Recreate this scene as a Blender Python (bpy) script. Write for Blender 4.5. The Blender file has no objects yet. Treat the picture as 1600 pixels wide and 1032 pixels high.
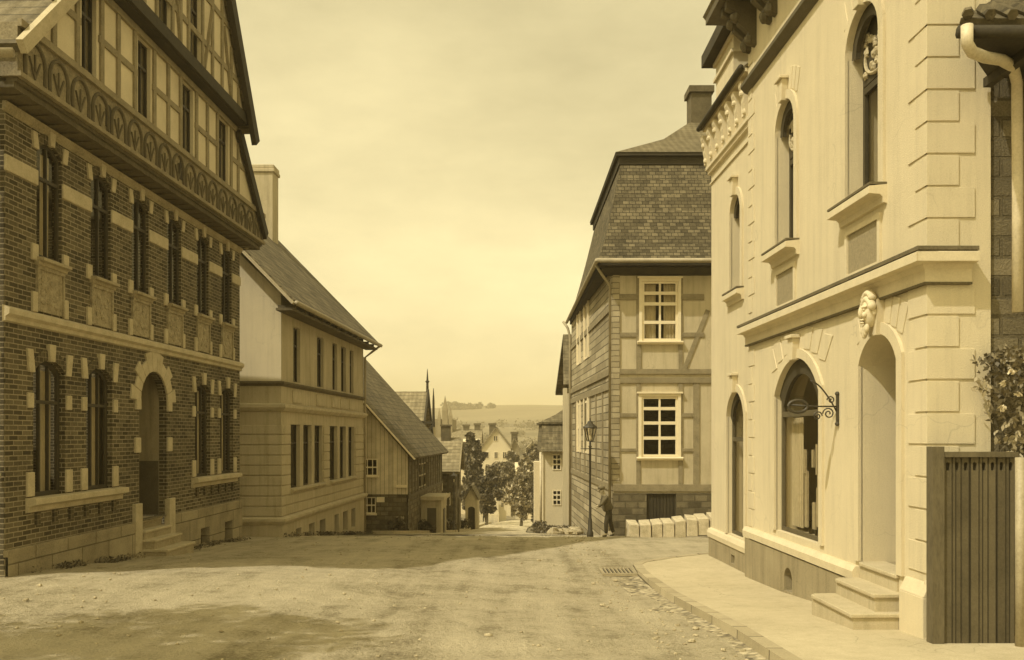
import bpy, bmesh, math, random
from mathutils import Vector, noise
from mathutils.geometry import tessellate_polygon
random.seed(7)
S = bpy.context.scene
COL = S.collection
R = math.radians
FPX, CX, HY = 1400.0, 800.0, 680.0      # focal length in photo pixels, centre column, horizon row

def at(px, py, Y):                      # real point at depth Y seen at a photo pixel
    return Vector(((px-CX)/FPX*Y, Y, (HY-py)/FPX*Y))

# ------------------------------------------------------------------ ground height
GP = [(-60,-1.0),(-10,-1.65),(0,-1.78),(5,-1.92),(9.7,-2.05),(13.3,-2.08),(16.5,-2.32),(18.3,-2.46),(23.7,-2.76),(27,-3.05),
      (32,-3.58),(38,-4.2),(60,-6.5),(90,-9.0),(120,-11.3),(200,-17.0),(300,-20.0),(400,-16),(500,-8),(700,9),(900,27),(1000,31),(1300,20),(2200,-10)]
def g(y):
    if y <= GP[0][0]: return GP[0][1]
    for (a, za), (b, zb) in zip(GP, GP[1:]):
        if y <= b:
            return za+(zb-za)*(y-a)/(b-a)
    return GP[-1][1]
def gs(y):                              # smoothed
    w = 1.2 if y < 50 else (6 if y < 150 else 30)
    return sum(g(y+k*w/3) for k in range(-3, 4))/7

TL = [(-60,0),(3,.03),(9.7,.12),(10.7,.19),(13,.37),(14.9,.33),(18.2,.11),(23,0),(3000,0)]
def tilt(y):                            # the street also falls towards the right
    for (a, za), (b, zb) in zip(TL, TL[1:]):
        if y <= b: return za+(zb-za)*(y-a)/(b-a)
    return 0
def gp(y): return gs(y)-sum(tilt(y+k*.5) for k in (-2,-1,0,1,2))/5
def street_level(x, y):
    t = max(0, min(1, (x+6)/8)); t = t*t*(3-2*t); return gs(y)*(1-t)+gp(y)*t

# ------------------------------------------------------------------ materials
def T(v):                               # sepia print tone of a given lightness
    t = max(0, min(1, v/0.6))
    return (v, v*(0.81+0.06*t), v*(0.42+0.16*t), 1)
MATS = {}
def new_mat(name):
    m = bpy.data.materials.new(name); m.use_nodes = True
    nt = m.node_tree; b = nt.nodes['Principled BSDF']
    MATS[name] = m
    return m, nt, b
def N(nt, t, **k):
    n = nt.nodes.new(t)
    for a, v in k.items():
        if a in n.inputs: n.inputs[a].default_value = v
        else: setattr(n, a, v)
    return n
def coords(nt, uv=False, scale=(1,1,1)):
    tc = N(nt, 'ShaderNodeTexCoord'); mp = N(nt, 'ShaderNodeMapping')
    mp.inputs['Scale'].default_value = scale
    nt.links.new(tc.outputs['UV' if uv else 'Object'], mp.inputs['Vector'])
    return mp.outputs['Vector']
def ramp(nt, fac, stops):
    r = N(nt, 'ShaderNodeValToRGB'); e = r.color_ramp.elements
    while len(e) > 1: e.remove(e[-1])
    e[0].position = stops[0][0]; e[0].color = T(stops[0][1]) if not isinstance(stops[0][1], tuple) else stops[0][1]
    for p, c in stops[1:]:
        x = e.new(p); x.color = T(c) if not isinstance(c, tuple) else c
    nt.links.new(fac, r.inputs[0]); return r.outputs[0]
def nz(nt, vec, scale, detail=6, rough=.6):
    n = N(nt, 'ShaderNodeTexNoise'); n.inputs['Scale'].default_value = scale
    n.inputs['Detail'].default_value = detail; n.inputs['Roughness'].default_value = rough
    nt.links.new(vec, n.inputs['Vector']); return n.outputs[0]
def math_(nt, op, a, b):
    m = N(nt, 'ShaderNodeMath', operation=op)
    for i, x in enumerate((a, b)):
        if isinstance(x, (int, float)): m.inputs[i].default_value = x
        else: nt.links.new(x, m.inputs[i])
    return m.outputs[0]
def mix(nt, fac, a, b, blend='MIX'):
    m = N(nt, 'ShaderNodeMixRGB', blend_type=blend)
    for s, x in (('Fac', fac), ('Color1', a), ('Color2', b)):
        if isinstance(x, (int, float)): m.inputs[s].default_value = x
        elif isinstance(x, tuple): m.inputs[s].default_value = x
        else: nt.links.new(x, m.inputs[s])
    return m.outputs[0]
def bump(nt, b, h, strength=.4, dist=.02):
    n = N(nt, 'ShaderNodeBump'); n.inputs['Strength'].default_value = strength; n.inputs['Distance'].default_value = dist
    nt.links.new(h, n.inputs['Height']); nt.links.new(n.outputs[0], b.inputs['Normal'])

def plain(name, v, rough=.85, var=.25, scale=3, fine=40, bs=.35, bd=.01, spec=.3, stretch=(1,1,1)):
    m, nt, b = new_mat(name)
    c = coords(nt, scale=stretch)
    big = nz(nt, c, scale, 5, .62); fi = nz(nt, c, fine, 4, .7)
    f = math_(nt, 'ADD', math_(nt, 'MULTIPLY', big, .5), math_(nt, 'MULTIPLY', fi, .5))
    col = ramp(nt, f, [(.34, v*(1-var)), (.5, v), (.66, min(.9, v*(1+var*.8)))])
    nt.links.new(col, b.inputs['Base Color']); b.inputs['Roughness'].default_value = rough
    b.inputs['Specular IOR Level'].default_value = spec
    bump(nt, b, f, bs, bd)
    return m
def bricky(name, v1, v2, mortar, bw, bh, ms, stain=.5, bs=.6, bd=.012, rough=.9, offset=.5, nscale=1.2):
    m, nt, b = new_mat(name)
    c = coords(nt, uv=True)
    wob = N(nt, 'ShaderNodeTexNoise'); wob.inputs['Scale'].default_value = 3.0
    nt.links.new(c, wob.inputs['Vector'])
    cc = mix(nt, .012, c, wob.outputs['Color'], 'ADD')
    br = N(nt, 'ShaderNodeTexBrick'); br.offset = offset
    br.inputs['Scale'].default_value = 1; br.inputs['Brick Width'].default_value = bw; br.inputs['Row Height'].default_value = bh
    br.inputs['Mortar Size'].default_value = ms; br.inputs['Mortar Smooth'].default_value = .3; br.inputs['Bias'].default_value = 0
    br.inputs['Color1'].default_value = T(v1); br.inputs['Color2'].default_value = T(v2); br.inputs['Mortar'].default_value = T(mortar)
    nt.links.new(cc, br.inputs['Vector'])
    o = coords(nt)
    big = nz(nt, o, nscale, 6, .65); fi = nz(nt, o, 45, 3, .7)
    f = math_(nt, 'ADD', math_(nt, 'MULTIPLY', big, .52), math_(nt, 'MULTIPLY', fi, .48))
    var = ramp(nt, f, [(.3, (1-stain,)*3+(1,)), (.55, (1, 1, 1, 1)), (.75, (1+stain*.4,)*3+(1,))])
    col = mix(nt, 1, br.outputs['Color'], var, 'MULTIPLY')
    nt.links.new(col, b.inputs['Base Color']); b.inputs['Roughness'].default_value = rough
    b.inputs['Specular IOR Level'].default_value = .25
    h = math_(nt, 'SUBTRACT', math_(nt, 'MULTIPLY', fi, .5), br.outputs['Fac'])
    bump(nt, b, h, bs, bd)
    return m
def striped(name, v1, v2, width, axis='X', depth=.012, var=.35, gap=.08):   # boards, pantile rows
    m, nt, b = new_mat(name)
    c = coords(nt, uv=True)
    sp = N(nt, 'ShaderNodeSeparateXYZ'); nt.links.new(c, sp.inputs[0])
    x = math_(nt, 'DIVIDE', sp.outputs[axis], width)
    fr = math_(nt, 'FRACT', x, 0); cell = math_(nt, 'FLOOR', x, 0)
    edge = math_(nt, 'LESS_THAN', fr, gap)
    wn = N(nt, 'ShaderNodeTexWhiteNoise', noise_dimensions='1D'); nt.links.new(cell, wn.inputs['W'])
    o = coords(nt); big = nz(nt, o, 2.2, 6, .65); fi = nz(nt, o, 50, 3, .7)
    f = math_(nt, 'ADD', math_(nt, 'ADD', math_(nt, 'MULTIPLY', big, .5), math_(nt, 'MULTIPLY', fi, .3)), math_(nt, 'MULTIPLY', wn.outputs['Value'], .2))
    col = ramp(nt, f, [(.3, v1*(1-var)), (.5, v1), (.72, v1*(1+var))])
    col = mix(nt, edge, col, T(v2))
    nt.links.new(col, b.inputs['Base Color']); b.inputs['Roughness'].default_value = .85; b.inputs['Specular IOR Level'].default_value = .25
    bump(nt, b, math_(nt, 'SUBTRACT', math_(nt, 'MULTIPLY', fi, .4), edge), .6, depth)
    return m
def tiles(name, v, tw=.24, th=.26, var=.4, moss=.3, bd=.03):
    m, nt, b = new_mat(name)
    c = coords(nt, uv=True)
    sp = N(nt, 'ShaderNodeSeparateXYZ'); nt.links.new(c, sp.inputs[0])
    row = math_(nt, 'FRACT', math_(nt, 'DIVIDE', sp.outputs['Y'], th), 0)
    colm = math_(nt, 'DIVIDE', sp.outputs['X'], tw)
    s = math_(nt, 'SINE', math_(nt, 'MULTIPLY', colm, 2*math.pi), 0)
    h = math_(nt, 'ADD', math_(nt, 'MULTIPLY', s, .35), math_(nt, 'SUBTRACT', 1.0, row))
    cv = N(nt, 'ShaderNodeCombineXYZ')
    nt.links.new(math_(nt, 'FLOOR', colm, 0), cv.inputs[0]); nt.links.new(math_(nt, 'FLOOR', math_(nt, 'DIVIDE', sp.outputs['Y'], th), 0), cv.inputs[1])
    wn = N(nt, 'ShaderNodeTexWhiteNoise', noise_dimensions='2D'); nt.links.new(cv.outputs[0], wn.inputs['Vector'])
    o = coords(nt); big = nz(nt, o, 1.1, 7, .7); fi = nz(nt, o, 30, 3, .7)
    f = math_(nt, 'ADD', math_(nt, 'ADD', math_(nt, 'MULTIPLY', big, .6), math_(nt, 'MULTIPLY', fi, .28)), math_(nt, 'MULTIPLY', wn.outputs['Value'], .12))
    col = ramp(nt, f, [(.32, v*(1-var)), (.5, v), (.66, v*(1+var*1.4))])
    joint = math_(nt, 'LESS_THAN', row, .14)
    col = mix(nt, math_(nt, 'MULTIPLY', joint, .7), col, T(v*.3))
    if moss:
        mo = ramp(nt, nz(nt, o, 1.7, 8, .75), [(.56, (0, 0, 0, 1)), (.62, (1, 1, 1, 1))])
        col = mix(nt, math_(nt, 'MULTIPLY', mo, moss), col, T(v*1.9))
    nt.links.new(col, b.inputs['Base Color']); b.inputs['Roughness'].default_value = .85; b.inputs['Specular IOR Level'].default_value = .25
    bump(nt, b, h, .8, bd)
    return m

BRICK = bricky('dark_brick', .055, .16, .31, .235, .077, .0095, .6, nscale=.7)
BRICKTRIM = bricky('moulded_brick', .07, .11, .2, .125, .083, .008, .3)
RUBBLE = bricky('rubble_stone', .10, .24, .14, .38, .2, .02, .55, 1.0, .04, nscale=2.5)
PLINTH = plain('plinth_sandstone', .34, .95, .4, 2, 30, .6, .015)
PLINTHB = bricky('plinth_blocks', .30, .38, .16, .95, .48, .012, .5, .9, .02, nscale=2)
STONE = plain('dressed_stone', .46, .9, .25, 4, 40, .5, .01)
RELIEF = plain('carved_stone', .34, .9, .5, 9, 30, 1.0, .04)
def stucco(name, v, streak=.035, crack=.09, var=.07):
    m, nt, b = new_mat(name)
    o = coords(nt); big = nz(nt, o, .9, 6, .65); fi = nz(nt, o, 70, 4, .8)
    stv = coords(nt, scale=(5, 5, .35)); sk = nz(nt, stv, 1.3, 6, .7)
    f = math_(nt, 'ADD', math_(nt, 'ADD', math_(nt, 'MULTIPLY', big, .33), math_(nt, 'MULTIPLY', fi, .47)), math_(nt, 'MULTIPLY', sk, .2))
    col = ramp(nt, f, [(.36, v*(1-var*2.6)), (.46, v*(1-var*.8)), (.54, v), (.64, min(.88, v*(1+var*1.3)))])
    run = ramp(nt, sk, [(.3, (1-streak*2, 1-streak*2.05, 1-streak*2.1, 1)), (.5, (1, 1, 1, 1))])
    col = mix(nt, 1, col, run, 'MULTIPLY')
    wob = N(nt, 'ShaderNodeTexNoise'); wob.inputs['Scale'].default_value = 2.5; nt.links.new(o, wob.inputs['Vector'])
    vo = N(nt, 'ShaderNodeTexVoronoi', feature='DISTANCE_TO_EDGE'); vo.inputs['Scale'].default_value = .7
    nt.links.new(mix(nt, .5, o, wob.outputs['Color'], 'ADD'), vo.inputs['Vector'])
    ck = ramp(nt, vo.outputs['Distance'], [(.0, (1-crack*2,)*3+(1,)), (.005, (1, 1, 1, 1))])
    msk = ramp(nt, nz(nt, o, .6, 2, .5), [(.5, (0, 0, 0, 1)), (.6, (1, 1, 1, 1))])
    col = mix(nt, msk, col, mix(nt, 1, col, ck, 'MULTIPLY'))
    nt.links.new(col, b.inputs['Base Color']); b.inputs['Roughness'].default_value = .93; b.inputs['Specular IOR Level'].default_value = .2
    bump(nt, b, f, .9, .02); return m
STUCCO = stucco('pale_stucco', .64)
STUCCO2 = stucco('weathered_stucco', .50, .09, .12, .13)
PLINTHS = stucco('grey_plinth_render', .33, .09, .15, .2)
TRIM = plain('cornice_paint', .60, .85, .14, 4, 50, .3, .005)
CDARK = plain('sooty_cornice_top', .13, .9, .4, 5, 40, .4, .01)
PANELG = plain('pebbledash_panel', .30, .95, .25, 30, 120, 1.0, .01)
PLASTER = plain('gable_plaster', .60, .92, .18, 1.5, 60, .35, .006)
PLAST2 = stucco('half_timber_plaster', .54, .07, .12, .14)
TIMBER = plain('dark_timber', .115, .85, .4, 3, 30, .5, .01, stretch=(1, 1, .3))
BANDW = plain('carved_band_wood', .24, .85, .5, 5, 30, 1.0, .02)
TIMB2 = plain('grey_timber', .25, .85, .35, 4, 40, .5, .01)
BLACKWD = plain('tarred_timber', .045, .8, .4, 3, 30, .5, .01)
SHINGLE = bricky('wall_shingles', .32, .46, .16, .5, .17, .012, .4, .8, .02)
BOARDH = bricky('horizontal_weatherboards', .26, .50, .10, 2.6, .24, .016, .45, .9, .03)
BOARDS = striped('weathered_boards', .58, .17, .19, 'X', .02)
GATEB = striped('gate_boards', .11, .04, .13, 'X', .02, .4, .1)
TILE_L = tiles('pantiles_dark', .12, .24, .3, .6, .55)
TILE_M = bricky('mossy_tiles', .09, .21, .05, .2, .13, .010, .85, .9, .03, nscale=2.0)
TILE_S = tiles('slate_roof', .14, .22, .2, .3, .1)
TILE_F = tiles('pale_clay_tiles', .22, .3, .4, .35, .2)
WHITEP = plain('white_window_paint', .78, .6, .08, 8, 60, .1, .002)
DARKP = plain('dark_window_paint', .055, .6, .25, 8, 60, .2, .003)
BROWNP = plain('brown_joinery', .10, .6, .25, 5, 40, .2, .003)
IRON = plain('wrought_iron', .045, .5, .3, 20, 60, .3, .003, .5)
ZINC = plain('zinc_pipe', .34, .6, .25, 5, 40, .2, .003, .5)
ZINCL = plain('painted_pipe', .55, .6, .2, 5, 40, .2, .003, .5)
CURTAIN = plain('lace_curtain', .55, .95, .2, 6, 60, .3, .01, stretch=(1, 1, .2))
PAVE = stucco('pavement_cement', .50, .02, .2, .14)
KERB = bricky('kerb_stone', .34, .44, .12, 1.1, .6, .015, .35, .6, .01)
BLOCKS = plain('fresh_cut_stone', .52, .9, .35, 6, 40, .9, .02)
ROCK = plain('rough_rock', .40, .95, .4, 3, 20, .9, .04)
CHIM = plain('sooty_brick_chimney', .11, .9, .4, 4, 30, .7, .02)
FARW = plain('far_whitewash', .62, .9, .1, .6, 10, .3, .01)
FARD = plain('far_dark_wall', .26, .9, .3, .6, 10, .3, .01)
BARK = plain('bark', .09, .95, .4, 6, 30, .8, .02, stretch=(1, 1, .3))
def leafmat(name, v):
    m, nt, b = new_mat(name)
    o = coords(nt); f = nz(nt, o, .9, 4, .6)
    vo = N(nt, 'ShaderNodeTexVoronoi'); vo.inputs['Scale'].default_value = 3.5; nt.links.new(o, vo.inputs['Vector'])
    sp = N(nt, 'ShaderNodeSeparateXYZ'); nt.links.new(vo.outputs['Color'], sp.inputs[0])
    s = math_(nt, 'ADD', math_(nt, 'MULTIPLY', f, .5), math_(nt, 'MULTIPLY', sp.outputs[0], .5))
    nt.links.new(ramp(nt, s, [(.2, v*.35), (.5, v), (.8, v*2.6)]), b.inputs['Base Color'])
    b.inputs['Roughness'].default_value = .6; b.inputs['Specular IOR Level'].default_value = .4
    return m
LEAF = leafmat('dark_leaves', .085); LEAF2 = leafmat('pale_leaves', .24); LEAF3 = leafmat('grey_leaves', .14)
PETAL = plain('rose_petals', .6, .8, .1)
CLOTH = plain('dark_wool', .055, .95, .4, 12, 80, .5, .005)
CLOTH2 = plain('worn_jacket', .12, .95, .4, 12, 80, .5, .005)
SKIN = plain('skin', .38, .6, .1, 8, 60, .1, .002)
STRAW = plain('felt_cap', .16, .9, .2)
def glass():
    m, nt, b = new_mat('window_glass')
    nt.nodes.remove(b); out = nt.nodes['Material Output']
    tr = N(nt, 'ShaderNodeBsdfTransparent'); tr.inputs[0].default_value = (.86, .84, .78, 1)
    gl = N(nt, 'ShaderNodeBsdfGlossy'); gl.inputs['Roughness'].default_value = .04; gl.inputs[0].default_value = (.8, .75, .6, 1)
    lw = N(nt, 'ShaderNodeLayerWeight'); lw.inputs[0].default_value = .5
    fr = N(nt, 'ShaderNodeMath', operation='MULTIPLY_ADD'); fr.inputs[1].default_value = .5; fr.inputs[2].default_value = .05
    nt.links.new(math_(nt, 'POWER', lw.outputs['Facing'], 5.0), fr.inputs[0])
    w = nz(nt, coords(nt), 2.2, 2, .5); bp = N(nt, 'ShaderNodeBump'); bp.inputs['Strength'].default_value = .12; bp.inputs['Distance'].default_value = .02
    nt.links.new(w, bp.inputs['Height']); nt.links.new(bp.outputs[0], gl.inputs['Normal'])
    mx = N(nt, 'ShaderNodeMixShader'); nt.links.new(fr.outputs[0], mx.inputs[0])
    nt.links.new(tr.outputs[0], mx.inputs[1]); nt.links.new(gl.outputs[0], mx.inputs[2])
    nt.links.new(mx.outputs[0], out.inputs['Surface']); return m
GLASS = glass()
def dirt():
    m, nt, b = new_mat('trodden_earth_road')
    o = coords(nt)
    st = coords(nt, scale=(.8, 1.0, 1))
    big = nz(nt, st, .55, 7, .68); mid = nz(nt, o, 3.2, 6, .7); fi = nz(nt, o, 26, 4, .8)
    tr_ = nz(nt, coords(nt, scale=(2.4, .2, 1)), 1.0, 4, .6)
    f = math_(nt, 'ADD', math_(nt, 'ADD', math_(nt, 'MULTIPLY', big, .3), math_(nt, 'MULTIPLY', mid, .2)), math_(nt, 'ADD', math_(nt, 'MULTIPLY', fi, .28), math_(nt, 'MULTIPLY', tr_, .22)))
    col = ramp(nt, f, [(.38, .20), (.44, .36), (.49, .53), (.58, .66)])
    vo = N(nt, 'ShaderNodeTexVoronoi'); vo.inputs['Scale'].default_value = 9; nt.links.new(o, vo.inputs['Vector'])
    peb = ramp(nt, vo.outputs['Distance'], [(.0, (1.25, 1.25, 1.25, 1)), (.12, (.8, .8, .8, 1)), (.25, (1, 1, 1, 1))])
    col = mix(nt, .8, col, peb, 'MULTIPLY')
    nt.links.new(col, b.inputs['Base Color']); b.inputs['Roughness'].default_value = .95; b.inputs['Specular IOR Level'].default_value = .2
    h = math_(nt, 'ADD', math_(nt, 'MULTIPLY', mid, 1.0), math_(nt, 'MULTIPLY', fi, .8))
    bump(nt, b, h, 1.0, .09); return m
DIRT = dirt()
def cobble():
    m, nt, b = new_mat('gutter_cobbles')
    o = coords(nt); vo = N(nt, 'ShaderNodeTexVoronoi'); vo.inputs['Scale'].default_value = 11; nt.links.new(o, vo.inputs['Vector'])
    vc = N(nt, 'ShaderNodeSeparateXYZ'); nt.links.new(vo.outputs['Color'], vc.inputs[0])
    f = math_(nt, 'ADD', math_(nt, 'MULTIPLY', nz(nt, o, 2.5, 6, .7), .6), math_(nt, 'MULTIPLY', vc.outputs[0], .4))
    col = ramp(nt, f, [(.3, .2), (.5, .36), (.7, .48)])
    ed = ramp(nt, vo.outputs['Distance'], [(.0, (1, 1, 1, 1)), (.45, (1, 1, 1, 1)), (.75, (.5, .5, .5, 1))])
    nt.links.new(mix(nt, 1, col, ed, 'MULTIPLY'), b.inputs['Base Color']); b.inputs['Roughness'].default_value = .95
    bump(nt, b, math_(nt, 'MULTIPLY', vo.outputs['Distance'], -1), .8, .05); return m
COBBLE = cobble()
def landm():
    m, nt, b = new_mat('fields_and_meadow')
    o = coords(nt); sp = N(nt, 'ShaderNodeSeparateXYZ'); nt.links.new(o, sp.inputs[0])
    st = coords(nt, scale=(.25, 1, 1)); f = nz(nt, st, .012, 4, .6); f2 = nz(nt, o, .3, 6, .7)
    s = math_(nt, 'ADD', math_(nt, 'MULTIPLY', f, .7), math_(nt, 'MULTIPLY', f2, .3))
    nt.links.new(ramp(nt, s, [(.38, .05), (.46, .08), (.5, .15), (.6, .2)]), b.inputs['Base Color']); b.inputs['Roughness'].default_value = .95
    bump(nt, b, f2, .6, .2); return m
LAND = landm()

# ------------------------------------------------------------------ mesh building
class Fr:                               # a facade plane: u along it, n outward
    def __init__(s, ox, oy, dx, dy, side=1):
        l = math.hypot(dx, dy); s.O = Vector((ox, oy, 0)); s.U = Vector((dx/l, dy/l, 0)); s.n = Vector((s.U.y, -s.U.x, 0))*side
    def p(s, u, z, d=0): v = s.O+s.U*u+s.n*d; v.z = z; return v
    def fp(s, px, py, d=0):
        r = Vector(((px-CX)/FPX, 1, (HY-py)/FPX)); t = (d+s.O.dot(s.n))/r.dot(s.n); P = r*t
        return (P-s.O).dot(s.U), P.z
ORG = {}
NOSPLIT = {'foliage','crown','ivy','rusticated_courses','brick_arch','bars','planks','curtain','stems','blooms','window','glazing','ridge_rolls','jetty_beams','wares','display','cards','weeds','wall','front_wall','roof','timber_frame','carved_head','blooms','scrolls','carved_tympanum','shop_window','door','doorway','porch','nose_and_ears'}
class MB:
    def __init__(s): s.v = []; s.f = []
    def add(s, vs, fs):
        k = len(s.v); s.v += [Vector(v) for v in vs]; s.f += [tuple(i+k for i in f) for f in fs]; return s
    def hexa(s, c): return s.add(c, [(0,1,2,3),(7,6,5,4),(0,4,5,1),(1,5,6,2),(2,6,7,3),(3,7,4,0)])
    def box(s, F, u0, u1, d0, d1, z0, z1):
        return s.hexa([F.p(u0,z0,d0),F.p(u1,z0,d0),F.p(u1,z0,d1),F.p(u0,z0,d1),F.p(u0,z1,d0),F.p(u1,z1,d0),F.p(u1,z1,d1),F.p(u0,z1,d1)])
    def wbox(s, x0, x1, y0, y1, z0, z1):
        return s.hexa([(x0,y0,z0),(x1,y0,z0),(x1,y1,z0),(x0,y1,z0),(x0,y0,z1),(x1,y0,z1),(x1,y1,z1),(x0,y1,z1)])
    def prism(s, pts, vec):
        n = len(pts); vec = Vector(vec); a = [Vector(p) for p in pts]
        s.add(a+[p+vec for p in a], [tuple(range(n))[::-1], tuple(range(n, 2*n))]+[(i, (i+1) % n, n+(i+1) % n, n+i) for i in range(n)]); return s
    def slab(s, a, b, c, d, t):          # quad with thickness t below its surface
        a, b, c, d = map(Vector, (a, b, c, d)); n = (b-a).cross(d-a).normalized()
        if n.z < 0: n = -n
        return s.hexa([a-n*t, b-n*t, c-n*t, d-n*t, a, b, c, d])
    def tri(s, a, b, c, t):
        a, b, c = map(Vector, (a, b, c)); n = (b-a).cross(c-a).normalized()
        if n.z < 0: n = -n
        return s.prism([a, b, c], -n*t)
    def bar(s, a, b, w, h, up=(0,0,1)):
        a, b = Vector(a), Vector(b); d = (b-a).normalized(); x = d.cross(Vector(up))
        if x.length < 1e-4: x = Vector((1,0,0))
        x.normalize(); y = x.cross(d); x *= w/2; y *= h/2
        return s.hexa([a-x-y, a+x-y, a+x+y, a-x+y, b-x-y, b+x-y, b+x+y, b-x+y])
    def tube(s, pts, r, n=8, cap=True):
        pts = [Vector(p) for p in pts]; m = len(pts); vs = []; prev = None
        rr = r if isinstance(r, (list, tuple)) else [r]*m
        for i, p in enumerate(pts):
            t = (pts[min(i+1, m-1)]-pts[max(i-1, 0)]).normalized()
            x = (prev - t*prev.dot(t)) if prev is not None else t.cross(Vector((0,0,1)) if abs(t.z) < .9 else Vector((1,0,0)))
            if x.length < 1e-5: x = t.cross(Vector((0,1,0)))
            x.normalize(); prev = x; y = t.cross(x)
            vs += [p+(x*math.cos(2*math.pi*k/n)+y*math.sin(2*math.pi*k/n))*rr[i] for k in range(n)]
        fs = [(i*n+k, i*n+(k+1) % n, (i+1)*n+(k+1) % n, (i+1)*n+k) for i in range(m-1) for k in range(n)]
        if cap: fs += [tuple(range(n))[::-1], tuple(range((m-1)*n, m*n))]
        return s.add(vs, fs)
    def lathe(s, c, prof, n=12):
        c = Vector(c); return s.add([c+Vector((r*math.cos(2*math.pi*k/n), r*math.sin(2*math.pi*k/n), z)) for r, z in prof for k in range(n)],
            [(i*n+k, i*n+(k+1) % n, (i+1)*n+(k+1) % n, (i+1)*n+k) for i in range(len(prof)-1) for k in range(n)]+[tuple(range(n))[::-1], tuple(range((len(prof)-1)*n, len(prof)*n))])
    def blob(s, c, rx, ry, rz, jit=.15, seg=10, rings=7):
        c = Vector(c); vs = []; so = random.random()*50
        for i in range(rings+1):
            th = math.pi*i/rings
            for k in range(seg):
                ph = 2*math.pi*k/seg; d = Vector((math.sin(th)*math.cos(ph), math.sin(th)*math.sin(ph), math.cos(th)))
                q = 1+jit*2*(noise.noise(d*1.6+Vector((so, 0, 0))))
                vs.append(c+Vector((d.x*rx*q, d.y*ry*q, d.z*rz*q)))
        return s.add(vs, [(i*seg+k, i*seg+(k+1) % seg, (i+1)*seg+(k+1) % seg, (i+1)*seg+k) for i in range(rings) for k in range(seg)])
    def mold(s, F, u0, u1, prof, m0=0, m1=0):   # (d,z) profile swept along u; m0/m1: mitre at ends
        n = len(prof)
        a = [F.p(u0-m0*d, z, d) for d, z in prof]; b = [F.p(u1+m1*d, z, d) for d, z in prof]
        return s.add(a+b, [tuple(range(n))[::-1], tuple(range(n, 2*n))]+[(i, (i+1) % n, n+(i+1) % n, n+i) for i in range(n)])
    def wall(s, F, outer, holes, depth=.2, d=0):
        polys = [[Vector((u, z, 0)) for u, z in outer]]+[[Vector((u, z, 0)) for u, z in h] for h in holes]
        flat = [p for q in polys for p in q]; tr = tessellate_polygon(polys)
        s.add([F.p(p.x, p.y, d) for p in flat], tr)
        for h in holes:
            n = len(h); s.add([F.p(u, z, d) for u, z in h]+[F.p(u, z, d-depth) for u, z in h], [(i, (i+1) % n, n+(i+1) % n, n+i) for i in range(n)])
        return s
    def pieces(s):                       # groups of touching islands
        n = len(s.v); par = list(range(n))
        def find(a):
            while par[a] != a: par[a] = par[par[a]]; a = par[a]
            return a
        for f in s.f:
            for k in f[1:]: par[find(k)] = find(f[0])
        comp = {}
        for f in s.f: comp.setdefault(find(f[0]), []).append(f)
        cs = list(comp.values())
        if len(cs) > 400: return None
        bb = []
        for c in cs:
            vs = [s.v[i] for f in c for i in f]; bb.append([min(v[k] for v in vs) for k in range(3)]+[max(v[k] for v in vs) for k in range(3)])
        gp = list(range(len(cs)))
        def gf(a):
            while gp[a] != a: gp[a] = gp[gp[a]]; a = gp[a]
            return a
        e = .006
        for i in range(len(cs)):
            for j in range(i):
                if all(bb[i][k] <= bb[j][k+3]+e and bb[j][k] <= bb[i][k+3]+e for k in range(3)): gp[gf(i)] = gf(j)
        out = {}
        for i, c in enumerate(cs): out.setdefault(gf(i), []).extend(c)
        return list(out.values())
    def build(s, name, mat, parent=None, smooth=False, bevel=0, kind=None, seg=2):
        if parent is not None and name not in NOSPLIT:
            ps = s.pieces()
            if ps and 1 < len(ps) <= 70:
                last = None
                for fs in ps:
                    idx = {}; q = MB()
                    for f in fs:
                        for i in f:
                            if i not in idx: idx[i] = len(q.v); q.v.append(s.v[i])
                        q.f.append(tuple(idx[i] for i in f))
                    last = q._build(name, mat, parent, smooth, bevel, kind, seg)
                return last
        return s._build(name, mat, parent, smooth, bevel, kind, seg)
    def _build(s, name, mat, parent=None, smooth=False, bevel=0, kind=None, seg=2):
        if parent is not None: org = ORG[parent.name]
        else: org = Vector((0,0,0))
        me = bpy.data.meshes.new(name); me.from_pydata([tuple(v-org) for v in s.v], [], s.f)
        bm = bmesh.new(); bm.from_mesh(me)
        bmesh.ops.recalc_face_normals(bm, faces=bm.faces)
        uvl = bm.loops.layers.uv.new('UVMap')
        for f in bm.faces:
            n = f.normal
            if abs(n.z) > .97: t, b = Vector((1,0,0)), Vector((0,1,0))
            else: t = Vector((0,0,1)).cross(n).normalized(); b = n.cross(t)
            for l in f.loops:
                P = l.vert.co+org; l[uvl].uv = (P.dot(t), P.dot(b))
            f.smooth = smooth
        bm.to_mesh(me); bm.free(); me.materials.append(mat)
        o = bpy.data.objects.new(name, me); COL.objects.link(o)
        if parent is not None: o.parent = parent
        ORG[o.name] = org
        if bevel:
            b = o.modifiers.new('Bevel', 'BEVEL'); b.width = bevel; b.segments = seg; b.limit_method = 'ANGLE'; b.angle_limit = R(40)
        if kind: o['kind'] = kind
        return o
def thing(name, loc, label, cat, group=None):
    o = bpy.data.objects.new(name, None); COL.objects.link(o); o.location = loc; o.empty_display_size = .3
    o['label'] = label; o['category'] = cat
    if group: o['group'] = group
    ORG[o.name] = Vector(loc); return o
def copy_tree(o, parent=None):
    c = o.copy(); COL.objects.link(c); c.parent = parent
    for ch in o.children: copy_tree(ch, c)
    return c

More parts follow.
